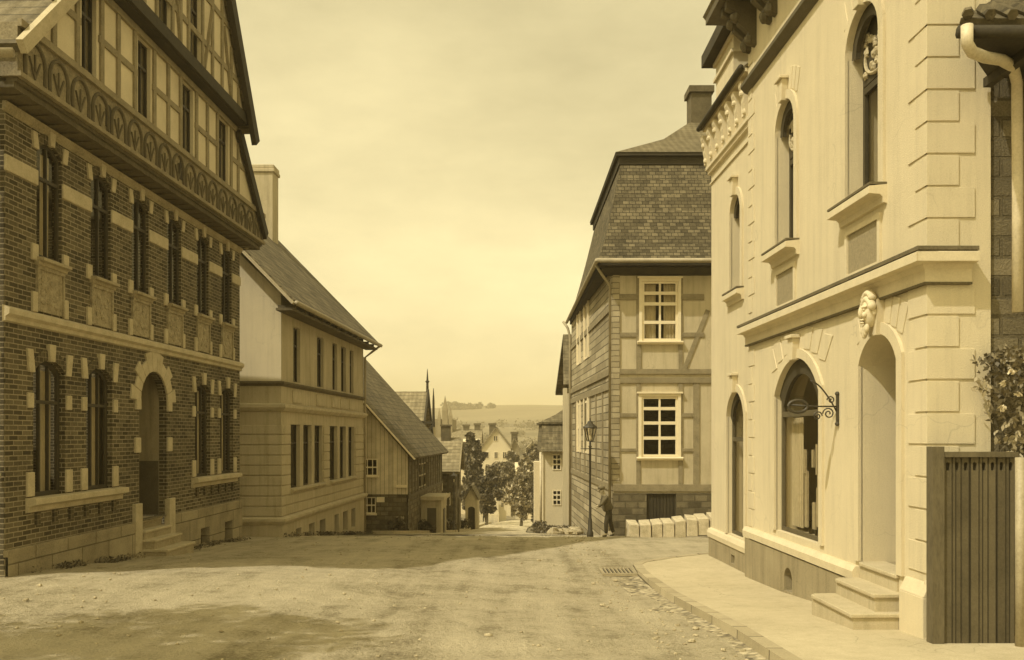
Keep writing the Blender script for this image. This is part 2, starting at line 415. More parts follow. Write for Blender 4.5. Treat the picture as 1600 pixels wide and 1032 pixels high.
def leaves(m, c, r, n, size, flat=1):
    for _ in range(n):
        d = Vector((random.gauss(0,1), random.gauss(0,1), random.gauss(0,1))).normalized()*(random.random()**.45)
        p = Vector(c)+Vector((d.x*r[0], d.y*r[1], d.z*r[2]))
        a = Vector((random.gauss(0,1), random.gauss(0,1), random.gauss(0,1))).normalized(); b = a.cross(Vector((random.random(), random.random(), random.random()))).normalized()
        s = size*random.uniform(.6, 1.3); k = len(m.v)
        m.v += [p-a*s, p+b*s*.5, p+a*s, p-b*s*.5]; m.f.append((k, k+1, k+2, k+3))
def arch(u0, u1, z0, z1, rise=0, n=12):
    if rise <= 0: return [(u0,z0),(u1,z0),(u1,z1),(u0,z1)]
    w = u1-u0; Rr = (w*w/4+rise*rise)/(2*rise); a = math.asin(min(1, w/2/Rr)); cz = z1-Rr; uc = (u0+u1)/2
    if rise > w/2-1e-6: a = math.pi/2
    return [(u0,z0),(u1,z0)]+[(uc+Rr*math.sin(a*(1-2*i/n)), cz+Rr*math.cos(a*(1-2*i/n))) for i in range(n+1)]
def archz(u, u0, u1, z1, rise):
    if rise <= 0: return z1
    w = u1-u0; Rr = (w*w/4+rise*rise)/(2*rise); return z1-Rr+math.sqrt(max(0, Rr*Rr-(u-(u0+u1)/2)**2))

def window(b, F, u0, u1, z0, z1, rise=0, depth=.15, fw=.05, vb=(.5,), hb=(), mat=None, curtain=0, pt=.05, base=0, name='window', bt=.035, pane=True):
    """frame mesh = the window; glass and curtain are its sub-parts"""
    mat = mat or DARKP; m = MB(); g0 = .003
    A = arch(u0+g0, u1-g0, z0+g0, z1-g0, rise); B = arch(u0+fw, u1-fw, z0+fw, z1-fw, rise*(u1-u0-2*fw)/(u1-u0) if rise else 0)
    n = len(A); dd = base-depth
    vs = [F.p(u, z, dd) for u, z in A]+[F.p(u, z, dd) for u, z in B]+[F.p(u, z, dd+pt) for u, z in A]+[F.p(u, z, dd+pt) for u, z in B]
    fs = []
    for i in range(n):
        j = (i+1) % n
        fs += [(i, j, n+j, n+i), (2*n+i, 3*n+i, 3*n+j, 2*n+j), (i, 2*n+i, 2*n+j, j), (n+i, n+j, 3*n+j, 3*n+i)]
    m.add(vs, fs)
    for z in hb: m.box(F, u0+fw*.8, u1-fw*.8, dd+.004, dd+pt+.006, z-bt*.8, z+bt*.8)
    for k in vb:
        u = u0+(u1-u0)*k; zt = archz(u, u0, u1, z1, rise)-fw*.7
        m.box(F, u-bt/2, u+bt/2, dd+.002, dd+pt+.003, z0+fw*.8, zt)
    w = m.build(name, mat, b)
    if pane:
        q = MB(); P = arch(u0+fw*.6, u1-fw*.6, z0+fw*.6, z1-fw*.6, rise*.9 if rise else 0)
        q.add([F.p(u, z, dd+.015) for u, z in P], [tuple(range(len(P)))]); q.build('pane', GLASS, w)
    if curtain:
        c = MB(); zt = (z1-rise*.4-fw)
        spans = {1: ((.04, .40), (.62, .96)), 2: ((.03, .30),), 3: ((.02, .98),), 4: ((.55, .9),)}[curtain]
        for s0, s1 in spans:
            k = 12; ua, ub = u0+(u1-u0)*s0, u0+(u1-u0)*s1; vs = []
            for i in range(k+1):
                u = ua+(ub-ua)*i/k; off = .025*math.sin(i*2.1)-.09
                vs += [F.p(u, z0+.06, dd+off), F.p(u, zt, dd+off*.9)]
            c.add(vs, [(2*i, 2*i+2, 2*i+3, 2*i+1) for i in range(k)])
        c.build('curtain', CURTAIN, w, smooth=True)
    return w
def sill(w, F, u0, u1, z, proj=.12, h=.1, mat=None, d=0):
    MB().mold(F, u0, u1, [(d-.05, z-h), (d+proj*.45, z-h), (d+proj*.55, z-h*.55), (d+proj, z-h*.45), (d+proj, z-.015), (d+proj*.9, z), (d-.05, z+.01)]).build('sill', mat or STONE, w)

# ================================================================== SETTING
def grid_obj(name, xs, ys, hf, mat, kind='structure'):
    m = MB(); nx = len(xs)
    m.v = [Vector((x, y, hf(x, y))) for y in ys for x in xs]
    m.f = [(j*nx+i, j*nx+i+1, (j+1)*nx+i+1, (j+1)*nx+i) for j in range(len(ys)-1) for i in range(nx-1)]
    return m.build(name, mat, smooth=True, kind=kind)
def frange(a, b, s):
    out = []; x = a
    while x < b-1e-6: out.append(x); x += s
    return out+[b]
def land_h(x, y):
    h = gs(y)-.1-(.4 if 6 < y < 22 else 0)
    if y > 250: h += 6*noise.noise(Vector((x*.006, y*.006, 0)))+ (0 if y < 600 else -abs(x-20)*.012)
    elif y > 26: h += .15*noise.noise(Vector((x*.1, y*.1, 0)))*min(1, (y-26)/20)*(1 if abs(x) > 8 else 0)
    return h
xs = [-2200,-1500,-1000,-700,-500,-350,-250,-180,-130,-90,-70,-50,-35,-25]+frange(-18, 18, 1.5)+[25,35,50,70,90,130,180,250,350,500,700,1000,1500,2200]
ys = [-60,-40,-25,-15]+frange(-10, 60, 1)+frange(62, 150, 4)+frange(160, 400, 15)+frange(425, 1100, 25)+[1200,1400,1700,2200]
grid_obj('ground', xs, ys, land_h, LAND)
def rut(x, y):
    c = -1.6+.06*(y-8)+.5*math.sin(y*.16); d = 0
    for o, w in ((-.72, .13), (.72, .13), (1.9, .1), (-2.6, .12)): d -= .03*math.exp(-((x-c-o)/w)**2)
    return d*(.5+.5*noise.noise(Vector((x*.7, y*.5, 9))))
def street_h(x, y):
    e = min(1, max(0, (x+7.2)/1.0)) if x < -6.2 else 1
    return rut(x, y)+street_level(x, y)+.03*noise.noise(Vector((x*.8, y*.8, 3)))+.012*noise.noise(Vector((x*3.1, y*3.1, 5)))+.006*noise.noise(Vector((x*9, y*9, 1)))
grid_obj('street', frange(-11, 14, .2), frange(-7, 30.4, .2), street_h, DIRT)
# road running down into the valley
ctl = [(30.3,-6.5,2.8),(35,-5.6,2.4),(40,-4.1,1.6),(50,-3.7,1.0),(60,-3.3,.9),(75,-3.0,1.3),(90,-2.7,2.2),(105,-1.6,4.2),(120,.6,7.2),(132,4.5,12)]
m = MB(); rows = []
def lerp_ctl(y):
    for a, b in zip(ctl, ctl[1:]):
        if y <= b[0]: t = (y-a[0])/(b[0]-a[0]); return a[1]+(b[1]-a[1])*t, a[2]+(b[2]-a[2])*t
    return ctl[-1][1:]
yy = frange(30.3, 132, .7)
for y in yy:
    l, r_ = lerp_ctl(y)
    for k in range(9):
        x = l+(r_-l)*k/8; m.v.append(Vector((x, y, gs(y)+.03+.02*noise.noise(Vector((x, y, 0)))-(.06 if k in (0, 8) else 0))))
m.f = [(j*9+i, j*9+i+1, (j+1)*9+i+1, (j+1)*9+i) for j in range(len(yy)-1) for i in range(8)]
m.build('road', DIRT, smooth=True, kind='structure')
# footpath with kerb on the left side going down
m = MB()
for y0, y1 in zip(yy, yy[1:]):
    if y0 < 37 or y0 > 96: continue
    a, _ = lerp_ctl(y0); b, _ = lerp_ctl(y1); z0, z1 = gs(y0), gs(y1)
    w0 = w1 = .9
    m.hexa([(a-w0,y0,z0-.2),(a,y0,z0-.2),(b,y1,z1-.2),(b-w1,y1,z1-.2),(a-w0,y0,z0+.14),(a,y0,z0+.14),(b,y1,z1+.14),(b-w1,y1,z1+.14)])
m.build('footpath', PAVE, kind='structure')
# pavement in front of the white house
def pave_slab(name, poly, mat, top=.12, inset=0, bottom=-.3, step=.6):
    m = MB()
    m.v = []; n = len(poly)
    for x, y in poly: m.v.append(Vector((x, y, gs(y)+bottom)))
    for x, y in poly: m.v.append(Vector((x, y, gs(y)+top)))
    m.f = [tuple(range(n, 2*n))]+[(i, (i+1) % n, n+(i+1) % n, n+i) for i in range(n)]
    return m.build(name, mat, kind='structure')
kx = lambda y: 2.52-.02*y*.9
left = [(kx(y), y) for y in (-6,-3,0,2.5,5,7.5,9.7,11.5,13.3,15,16.0)]
outer = left+[(2.27,16.9),(2.45,17.3),(3.1,17.95),(3.95,18.7),(4.6,19.1)]
inner_left = [(x+.17, y) for x, y in left]
inner = inner_left+[(2.45,16.85),(2.58,17.15),(3.2,17.8),(4.02,18.52),(4.6,18.9)]
m = MB()
for i in range(len(outer)-1):
    (a, b), (c, d), (e, f), (g_, h) = outer[i], outer[i+1], inner[i+1], inner[i]
    za, zb, zc, zd = gp(b), gp(d), gp(f), gp(h)
    m.hexa([(a,b,za-.25),(c,d,zb-.25),(e,f,zc-.25),(g_,h,zd-.25),(a+.012,b,za+.125),(c+.012,d,zb+.125),(e,f,zc+.125),(g_,h,zd+.125)])
m.build('kerb', KERB, kind='structure')
m = MB(); rows = [y for x, y in inner_left]
pts = inner
for (a, b), (c, d) in zip(pts, pts[1:]):
    k = len(m.v); m.v += [Vector((a, b, gp(b)+.118)), Vector((c, d, gp(d)+.118)), Vector((5.6, d, gp(d)+.122)), Vector((5.6, b, gp(b)+.122))]; m.f.append((k, k+1, k+2, k+3))
m.build('pavement', PAVE, kind='structure')
# cobbled gutter strip
xs_ = lambda y: (kx(y)-.42, kx(y)+.01)
m = MB()
for y0, y1 in zip(frange(-6, 16.0, .5), frange(-6, 16.0, .5)[1:]):
    a, b = xs_(y0); c, d = xs_(y1); k = len(m.v); dz = .02
    mid0, mid1 = (a*.62+b*.38), (c*.62+d*.38)
    m.v += [Vector(p) for p in ((a,y0,gp(y0)-.01),(mid0,y0,gp(y0)+dz-.03),(b,y0,gp(y0)+dz+.005),(d,y1,gp(y1)+dz+.005),(mid1,y1,gp(y1)+dz-.03),(c,y1,gp(y1)-.01))]
    m.f += [(k, k+1, k+4, k+5), (k+1, k+2, k+3, k+4)]
m.build('gutter', COBBLE, kind='structure')
# drain grate
gr = thing('drain_grate', (1.95, 16.4, gp(16.4)+.02), 'iron slatted drain grate set in the street beside the pavement corner', 'drain')
z = gp(16.4)+.02; m = MB()
m.wbox(1.62,2.28,16.0,16.05,z,z+.05); m.wbox(1.62,2.28,16.75,16.8,z-.01,z+.04); m.wbox(1.62,1.67,16.05,16.75,z,z+.05); m.wbox(2.23,2.28,16.05,16.75,z,z+.05); m.build('frame', ZINC, gr)
m = MB()
for k in range(8): x = 1.71+k*.07; m.wbox(x, x+.022, 16.05, 16.75, z, z+.045)
m.build('bars', ZINC, gr)
m = MB(); m.wbox(1.67,2.23,16.05,16.75,z-.02,z+.012); m.build('sump', BLACKWD, gr)

m = MB()
for k in range(900):
    Y = 5+23*random.random()**1.2; x = random.uniform(-7, 2.2)
    if random.random() < .35: x = kx(min(Y, 15.8))-random.uniform(.02, .9)
    q = random.uniform(.008, .028)*(1 if random.random() < .93 else 1.9); m.blob((x, Y, street_h(x, Y)+q*.3), q, q*.8, q*.6, .25, 6, 4)
m.build('loose_stones', ROCK, kind='stuff')

# ================================================================== LEFT BRICK HOUSE
A1 = 7.93
F1 = Fr(-A1+.0307*13.3, 13.3, .0307, 1); L = 10.4; U = lambda Y: (Y-13.3)*1.0005
b1 = thing('brick_house', F1.p(L/2, -2.5), 'dark brick house with timber framed gable and pale stone blocks, at the left front', 'house')
ops = []   # (u0,u1,z0,z1,rise,kind)
for Yc in (14.5,16.2,17.8,19.45,21.1,22.7): u = U(Yc); ops.append((u-.37,u+.37,2.82,4.68,.16,'up'))
for Yc in (14.5,16.15,21.1,22.72): u = U(Yc); ops.append((u-.47,u+.47,-.98,1.2,.2,'low'))
du0, du1 = U(17.75), U(19.05); ops.append((du0,du1,-1.7,1.3,.62,'door'))
for Yc, zz0, zz1 in ((21.1,-2.62,-2.18),(22.7,-2.66,-2.18)): u = U(Yc); ops.append((u-.28,u+.28,zz0,zz1,0,'cellar'))
main = [o for o in ops if o[5] != 'cellar']
zp = -1.72
doorpoly = arch(du0, du1, -1.7, 1.3, .62)
holes = [arch(*o[:5]) for o in main]
MB().wall(F1, [(0,-1.72),(L,-1.72),(L,5.05),(0,5.05)], holes, .16).build('wall', BRICK, b1)
# plinth, proud, broken by the doorway
m = MB(); cz = [arch(*o[:5]) for o in ops if o[5] == 'cellar']
m.wall(F1, [(du1+.04,-3.2),(L+.03,-3.2),(L+.03,zp),(du1+.04,zp)], cz, .35, .06)
m.wall(F1, [(-.03,-3.2),(du0-.04,-3.2),(du0-.04,zp),(-.03,zp)], [], .1, .06)
m.box(F1, -.03, du0-.04, -.02, .062, zp-.1, zp+.004); m.box(F1, du1+.04, L+.03, -.02, .062, zp-.06, zp+.004)
m.build('plinth', PLINTHB, b1, bevel=.012)
m = MB()
for o in ops:
    if o[5] == 'cellar': m.box(F1, o[0], o[1], -.3, -.24, o[2], o[3])
for k in range(4):
    pass
m.build('cellar_shutters', BLACKWD, b1)
# shell: side, back walls
m = MB(); dp = -9
m.wall(Fr(F1.O.x-9, 13.3, 1, 0), [(0,-3.2),(9,-3.2),(9,5.5),(0,5.5)], [], .1)
m.add([F1.p(L,-3.2,0),F1.p(L,-3.2,dp),F1.p(L,5.5,dp),F1.p(L,5.5,0)], [(0,1,2,3)])
m.add([F1.p(0,-3.2,dp),F1.p(L,-3.2,dp),F1.p(L,5.5,dp),F1.p(0,5.5,dp)], [(0,1,2,3)])
m.build('side_walls', BRICK, b1)
# belt cornice between floors
m = MB(); m.mold(F1, -.08, L+.05, [(0,1.68),(.05,1.70),(.05,1.76),(.11,1.80),(.11,1.87),(.08,1.9),(0,1.93)]); m.build('belt_course', STONE, b1)
m = MB(); m.mold(F1, -.08, L+.05, [(0,4.80),(.05,4.84),(.08,4.93),(0,4.95)])
m.build('top_moulding', PLINTH, b1)
# stone course between upper windows
m = MB(); ups = [o for o in ops if o[5] == 'up']; edges = [0]+[x for o in ups for x in (o[0], o[1])]+[L]
for i in range(0, len(edges), 2): m.box(F1, edges[i]+(.0 if i else -.03), edges[i+1]-(.0 if i < len(edges)-2 else -.0), -.01, .035, 3.93, 4.17)
m.build('stone_course', STONE, b1, bevel=.012)
for i, o in enumerate(ops):
    u0, u1, z0, z1, rise, kd = o; uc = (u0+u1)/2
    if kd == 'up':
        w = window(b1, F1, u0, u1, z0, z1, rise, .1, .06, (.5,), (4.1,), DARKP, curtain=(4 if i == 0 else 0))
        m = MB()
        for s in (-1, 1):
            e = u0 if s < 0 else u1
            a, c = sorted((e, e+s*.17)); m.box(F1, a, c, -.01, .04, 2.74, 3.0)
            a, c = sorted((e-s*.02, e+s*.12)); m.prism([F1.p(a,4.5,-.01),F1.p(c,4.5,-.01),F1.p(c+s*.05,4.76,-.01),F1.p(a+s*.04,4.76,-.01)], F1.n*.05)
            a, c = sorted((e+s*.02, e+s*.16)); m.box(F1, a, c, -.01, .04, 1.93, 2.25)
        m.prism([F1.p(uc-.06,4.66,-.01),F1.p(uc+.06,4.66,-.01),F1.p(uc+.09,4.9,-.01),F1.p(uc-.09,4.9,-.01)], F1.n*.075)
        m.build('stone_surround', STONE, w, bevel=.01)
        sill(w, F1, u0-.06, u1+.06, 2.8, .15, .12, PLINTH)
        m = MB(); m.box(F1, u0+.02, u1-.02, -.005, .02, 1.96, 2.62)
        for k in range(14):
            a, zc = random.uniform(u0+.12, u1-.12), random.uniform(2.08, 2.5); m.blob(F1.p(a, zc, .02), .02, .075, .06, .2, 7, 5)
        m.box(F1, u0-.03, u0+.02, 0, .045, 1.96, 2.66); m.box(F1, u1-.02, u1+.03, 0, .045, 1.96, 2.66)
        m.box(F1, u0-.03, u1+.03, 0, .048, 2.62, 2.68)
        m.build('carved_panel', RELIEF, w)
        m = MB(); k = 8
        for j in range(k):      # moulded brick arch ring
            a0 = u0+(u1-u0)*j/k+.006; a1 = u0+(u1-u0)*(j+1)/k-.006
            za, zb = archz(a0,u0,u1,z1,rise), archz(a1,u0,u1,z1,rise)
            m.prism([F1.p(a0,za,-.01),F1.p(a1,zb,-.01),F1.p(a1,zb+.16,-.01),F1.p(a0,za+.16,-.01)], F1.n*.03)
        m.build('brick_arch', BRICKTRIM, w)
    if kd == 'low':
        w = window(b1, F1, u0, u1, z0, z1, rise, .14, .07, (.36, .64), (.53,), DARKP, curtain=1)
        m = MB()
        for s in (-1, 1):
            e = u0 if s < 0 else u1
            a, c = sorted((e, e+s*.2)); m.box(F1, a, c, -.01, .035, -.96, -.58); m.box(F1, a+.02, c-.02, -.01, .035, .42, .66)
            a, c = sorted((e-s*.01, e+s*.15)); m.prism([F1.p(a,.98,-.01),F1.p(c,.98,-.01),F1.p(c+s*.06,1.34,-.01),F1.p(a+s*.05,1.34,-.01)], F1.n*.05)
        m.prism([F1.p(uc-.07,1.18,-.01),F1.p(uc+.07,1.18,-.01),F1.p(uc+.1,1.46,-.01),F1.p(uc-.1,1.46,-.01)], F1.n*.075)
        m.build('stone_surround', STONE, w, bevel=.01)
        m = MB(); k = 10
        for j in range(k):
            a0 = u0+(u1-u0)*j/k+.006; a1 = u0+(u1-u0)*(j+1)/k-.006
            za, zb = archz(a0,u0,u1,z1,rise), archz(a1,u0,u1,z1,rise)
            m.prism([F1.p(a0,za,-.01),F1.p(a1,zb,-.01),F1.p(a1,zb+.18,-.01),F1.p(a0,za+.18,-.01)], F1.n*.03)
        m.build('brick_arch', BRICKTRIM, w)
for a, c in ((U(13.82),U(16.95)),(U(20.4),U(23.4))):
    MB().mold(F1, a, c, [(-.02,-1.22),(.05,-1.2),(.05,-1.13),(.09,-1.1),(.17,-1.08),(.17,-1.0),(.15,-.985),(-.02,-.975)]).build('long_sill', STONE, b1)
    m = MB()
    for k in range(6): x = a+.25+(c-a-.6)*k/5; m.box(F1, x, x+.11, -.01, .04, -1.42, -1.22)
    m.build('sill_brackets', BRICKTRIM, b1)
# doorway
m = MB(); n = 11; Rr = ((du1-du0)**2/4+.62**2)/(1.24); cz_ = 1.3-Rr; uc = (du0+du1)/2; am = math.asin(min(1, (du1-du0)/2/Rr))
for j in range(n):
    a0, a1 = -am+2*am*j/n, -am+2*am*(j+1)/n; ln = .42 if j % 2 == 0 else .28
    if j == 5: ln = .5
    pr = lambda a, r: F1.p(uc+r*math.sin(a), cz_+r*math.cos(a), -.01)
    m.prism([pr(a0+.008,Rr),pr(a1-.008,Rr),pr(a1-.004,Rr+ln),pr(a0+.004,Rr+ln)], F1.n*.05)
for s in (-1, 1):
    e = du0 if s < 0 else du1
    a, c = sorted((e, e+s*.22)); m.box(F1, a, c, -.01, .045, -.35, -.05)
    a, c = sorted((e, e+s*.2)); m.box(F1, a, c, -.01, .05, .5, .72)
    a, c = sorted((e-s*.0, e+s*.3)); m.box(F1, a, c, -.05, .075, -2.6, -1.35)
m.build('door_surround', STONE, b1, bevel=.012)
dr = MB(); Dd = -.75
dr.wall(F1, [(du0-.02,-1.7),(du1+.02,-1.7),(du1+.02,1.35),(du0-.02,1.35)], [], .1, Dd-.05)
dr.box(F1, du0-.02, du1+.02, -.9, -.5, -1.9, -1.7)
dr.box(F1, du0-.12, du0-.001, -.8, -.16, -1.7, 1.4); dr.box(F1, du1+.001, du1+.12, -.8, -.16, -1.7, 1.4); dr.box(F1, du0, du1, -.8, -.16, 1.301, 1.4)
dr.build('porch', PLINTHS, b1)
m = MB(); m.box(F1, du0, du0+.03, -.7, -.17, -1.69, -.55); m.box(F1, du1-.03, du1, -.7, -.17, -1.69, -.55); m.build('dado', BROWNP, b1)
m = MB(); m.box(F1, du0+.02, du1-.02, Dd-.02, Dd+.03, -1.69, -.5)
for a, c in ((.08,.47),(.53,.92)):
    for zz in (-1.58,-1.05): m.box(F1, du0+(du1-du0)*a, du0+(du1-du0)*c, Dd+.03, Dd+.055, zz, zz+.42)
d1 = m.build('door', BROWNP, b1, bevel=.008)
m = MB(); m.tube([F1.p(uc+.05,-.75,Dd+.04),F1.p(uc+.05,-.75,Dd+.1),F1.p(uc+.16,-.75,Dd+.1)], .015); m.build('handle', IRON, d1)
window(b1, F1, du0+.02, du1-.02, -.49, 1.28, .5, .70, .06, (.5,), (.4,), DARKP, name='fanlight')
# steps
for k, (zt, pj, wd) in enumerate(((-1.72,-.1,0),(-1.9,.1,.0),(-2.08,.3,.02),(-2.27,.55,.08))):
    m = MB(); m.box(F1, du0+.006, du1-.006+wd*1.2, -.5, pj, zt-.24, zt-.05); m.build('step', PLINTH, b1)
    m = MB(); m.box(F1, (du0+.004 if pj < .2 else du0-.02), (du1-.004 if pj < .2 else du1+.02+wd*1.2), -.5, pj+.03, zt-.05, zt); m.build('step', STONE, b1, bevel=.012)
# jetty and carved band
J1, J2 = .48, .73
m = MB(); m.box(F1, -.45, L+.45, -.05, J1-.08, 4.98, 5.07); m.box(F1, -.45, L+.45, J1-.2, J1-.03, 5.071, 5.13)
for k in range(27): u = -.2+k*.415; m.mold(F1, u, u+.13, [(.0,4.94),(.1,4.95),(.3,4.965),(J1-.06,4.975),(.0,4.975)])
m.build('jetty_beams', TIMBER, b1)
m = MB(); m.box(F1, -.5, L+.5, .2, J1, 5.131, 5.90); 
m.build('band_boards', BANDW, b1)
dk = MB(); m = MB(); m.box(F1, -.5, L+.5, J1, J1+.05, 5.131, 5.2); m.box(F1, -.5, L+.5, J1, J1+.06, 5.84, 5.95)
for k in range(17):
    u = -.35+k*.655; r = .28
    if u+r*2 > L+.5: continue
    pts = [F1.p(u+r, 5.22, J1+.01)]
    pts = [F1.p(u+.02,5.22,J1+.015)]+[F1.p(u+r-r*.95*math.cos(math.pi*i/10), 5.46+.3*math.sin(math.pi*i/10), J1+.015) for i in range(11)]+[F1.p(u+2*r-.02,5.22,J1+.015)]
    dk.tube(pts, .03, 6)
    for s in (-.5, 0, .5): dk.tube([F1.p(u+r,5.24,J1+.01), F1.p(u+r+s*.3,5.6-abs(s)*.14,J1+.012)], .016, 5)
m.build('band_rail', TIMB2, b1); dk._build('carved_band', TIMBER, b1)
m = MB()
for u in (2.2, 5.35): m.prism([F1.p(a, z, J1-.05) for a, z in arch(u-.11,u+.11,5.3,5.7,.11,8)], F1.n*.062)
m.build('vent_openings', BLACKWD, b1)
# lower attic plaster with window openings
YW = ((14.61,15.10),(16.66,17.2),(18.74,19.32),(20.86,21.5))
ue = lambda Y: (Y-13.3)
rk = [(12.7,5.45),(14.75,7.5),(18.4,13.1),(22.05,7.5),(24.1,5.45)]     # roof outline (Y,z)
mid = 18.4
m = MB(); hl = [arch(ue(a), ue(b), 5.98, 7.42, 0) for a, b in YW]
m.wall(F1, [(ue(13.1),5.9),(ue(23.7),5.9),(ue(22.15),7.55),(ue(14.65),7.55)], hl, .2, J1-.01)
m.build('gable_wall', PLASTER, b1)
for a, b in YW:
    window(b1, F1, ue(a), ue(b), 5.98, 7.42, 0, .12, .04, (.5,), (6.95,), DARKP, base=J1-.01, name='attic_window')
m = MB(); t0, t1 = J1-.012, J1+.03
for Y in (13.75,14.45,15.25,15.85,16.5,17.33,17.98,18.6,19.46,20.1,20.72,21.65,22.15):
    zt = 7.45; 
    if Y < 14.7: zt = 5.6+(Y-12.9)*1.0
    if Y > 22.1: zt = 7.2
    m.box(F1, ue(Y)-.06, ue(Y)+.06, t0, t1, 5.95, zt)
for a, b in ((13.5,14.55),(15.15,16.6),(17.25,18.68),(19.38,20.8),(21.6,22.7)):
    m.box(F1, ue(a), ue(b), t0, t1-.004, 6.64, 6.76)
m.box(F1, ue(14.6), ue(22.2), t0, t1+.02, 7.42, 7.55)
m.build('timber_frame', TIMB2, b1, bevel=.008)
# upper jettied gable
m = MB(); m.box(F1, ue(14.5), ue(22.3), .2, J2+.0, 7.56, 7.72); m.box(F1, ue(14.4), ue(22.4), J2-.02, J2+.07, 7.58, 7.82)
m.build('upper_jetty', BLACKWD, b1)
m = MB(); wu = (ue(18.42), ue(19.05), 7.86, 9.4)
m.wall(F1, [(ue(14.75),7.72),(ue(22.05),7.72),(ue(18.4),13.0)], [arch(*wu, 0), arch(ue(16.9),ue(17.5),7.86,9.4,0)], .2, J2)
m.build('gable_wall', PLASTER, b1)
window(b1, F1, *wu, 0, .12, .04, (.5,), (8.9,), DARKP, base=J2, name='attic_window'); window(b1, F1, ue(16.9), ue(17.5), 7.86, 9.4, 0, .12, .04, (.5,), (8.9,), DARKP, base=J2, name='attic_window')
m = MB(); q0, q1 = J2-.002, J2+.04
for Y in (15.2,15.75,16.3,16.84,17.56,17.95,18.36,19.12,19.7,20.3,20.9,21.4):
    zt = 7.82+max(0, (3.3-abs(Y-18.4)))*1.5; m.box(F1, ue(Y)-.055, ue(Y)+.055, q0, q1, 7.8, zt)
for z in (8.42, 9.45, 10.4, 11.3):
    hw = 3.6-(z-7.6)/1.53; m.box(F1, ue(18.4-hw)+.0, ue(18.4+hw), q0, q1-.005, z-.06, z+.06)
for a, b in ((19.2,19.65),(20.85,20.4),(17.9,17.6),(15.8,16.25)):
    m.bar(F1.p(ue(a),7.85,J2+.015), F1.p(ue(b),9.3,J2+.015), .04, .1, F1.n)
m.build('timber_frame', TIMB2, b1)
# roof
def P1(Y, z, d): p = F1.p(ue(Y), z, d); return p
m = MB()
for s in (0, 1):
    e, k_, a = (rk[0], rk[1], rk[2]) if s == 0 else (rk[4], rk[3], rk[2])
    m.slab(P1(e[0],e[1]+.1,.6), P1(k_[0],k_[1]+.1,.6), P1(k_[0],k_[1]+.1,-9.4), P1(e[0],e[1]+.1,-9.4), .12)
    m.slab(P1(k_[0]+(-.15 if s == 0 else .15),k_[1]-.02,.92), P1(a[0],a[1]+.15,.92), P1(a[0],a[1]+.15,-9.4), P1(k_[0]+(-.15 if s == 0 else .15),k_[1]-.02,-9.4), .14)
m.build('roof', TILE_L, b1)
m = MB()
m.bar(P1(24.15,5.35,.56), P1(22.0,7.5,.56), .1, .3, (0,1,0)); m.bar(P1(22.3,7.25,.88), P1(18.4,13.1,.88), .12, .36, (0,1,0)); m.bar(P1(14.5,7.25,.88), P1(18.4,13.1,.88), .12, .36, (0,1,0))
m.build('bargeboard', BLACKWD, b1)
m = MB(); m.bar(P1(12.7,5.5,.6), P1(14.7,7.55,.6), .1, .2, (0,1,0)); m.build('bargeboard', STONE, b1)
m = MB(); gx = F1.O.x
m.tube([(gx+.5,12.6,5.38),(gx-9,12.6,5.38)], .07, 8); m.tube([P1(24.25,5.35,.5),P1(24.25,5.35,-5)], .06, 8)
m.build('gutter', ZINC, b1, smooth=True)
m = MB(); m.tube([(gx+.25,12.62,5.3),(gx+.2,12.7,5.1),(gx-.05,13.1,4.7),(gx-.08,13.2,4.4),(gx-.08,13.2,-1.9)], .05, 8)
for z in (3.5,1.2,-.6): m.lathe((gx-.08,13.2,z), [(.065,-.04),(.065,.04)])
m.tube([P1(24.25,5.3,.45),P1(24.1,5.15,.3),P1(23.85,4.95,.1)], .04, 8)
m.build('downpipe', ZINC, b1, smooth=True)

m = MB()
for k in range(70):
    Y = random.uniform(13.4, 23.6)
    if 17.4 < Y < 19.4: continue
    p = F1.p(Y-13.3, 0, random.uniform(.08, .3)); leaves(m, (p.x, p.y, street_h(p.x, p.y)+.04), (.14,.16,.07), 26, .03)
for k in range(60):
    t = random.uniform(0, 11); p = (-6.7+.05*t+random.uniform(.1, .4), 26+t); leaves(m, (p[0], p[1], gs(p[1])+.06), (.2,.25,.08), 24, .04)
m.build('wall_foot_weeds', LEAF3, kind='stuff')
# ================================================================== SECOND LEFT HOUSE (stucco, tiled roof)
F2 = Fr(-6.7, 26, .05, 1); L2 = 11.05
G2 = Fr(-16, 26, 1, 0)     # gable wall facing the viewer
b2 = thing('stucco_house', F2.p(L2/2, -3.6), 'grooved pale stucco house with tiled roof and bright blind gable, beyond the brick house', 'house')
def rect(F, xa, xb, ytl, ybl): 
    u0, zt = F.fp(xa, ytl); u1, _ = F.fp(xb, ytl); _, zb = F.fp(xa, ybl); return (u0, u1, zb, zt)
gw = []
for xa, xb in ((454,469),(474,487),(491.5,504),(515,527),(531,540.5),(544.5,553.5)):
    u0, _ = F2.fp(xa, 700); u1, _ = F2.fp(xb, 700); gw.append((u0,u1,-1.62,.32))
uw = []
for xa, xb in ((458.5,469),(495.5,505.5),(519.5,527),(533,540.5),(546.5,552.5)):
    u0, _ = F2.fp(xa, 560); u1, _ = F2.fp(xb, 560); uw.append((u0,u1,1.62,3.3))
cw = []
for xa, xb in ((459,468),(480,489),(497,506),(520,527),(533.5,541),(546.5,553)):
    u0, _ = F2.fp(xa, 830); u1, _ = F2.fp(xb, 830); cw.append((u0,u1,-3.35 if u0 < 4 else -3.6,-2.86))
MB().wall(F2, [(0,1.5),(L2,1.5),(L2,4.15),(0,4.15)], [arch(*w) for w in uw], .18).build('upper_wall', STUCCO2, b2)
m = MB(); zs = [-2.36+.298*k for k in range(10)]
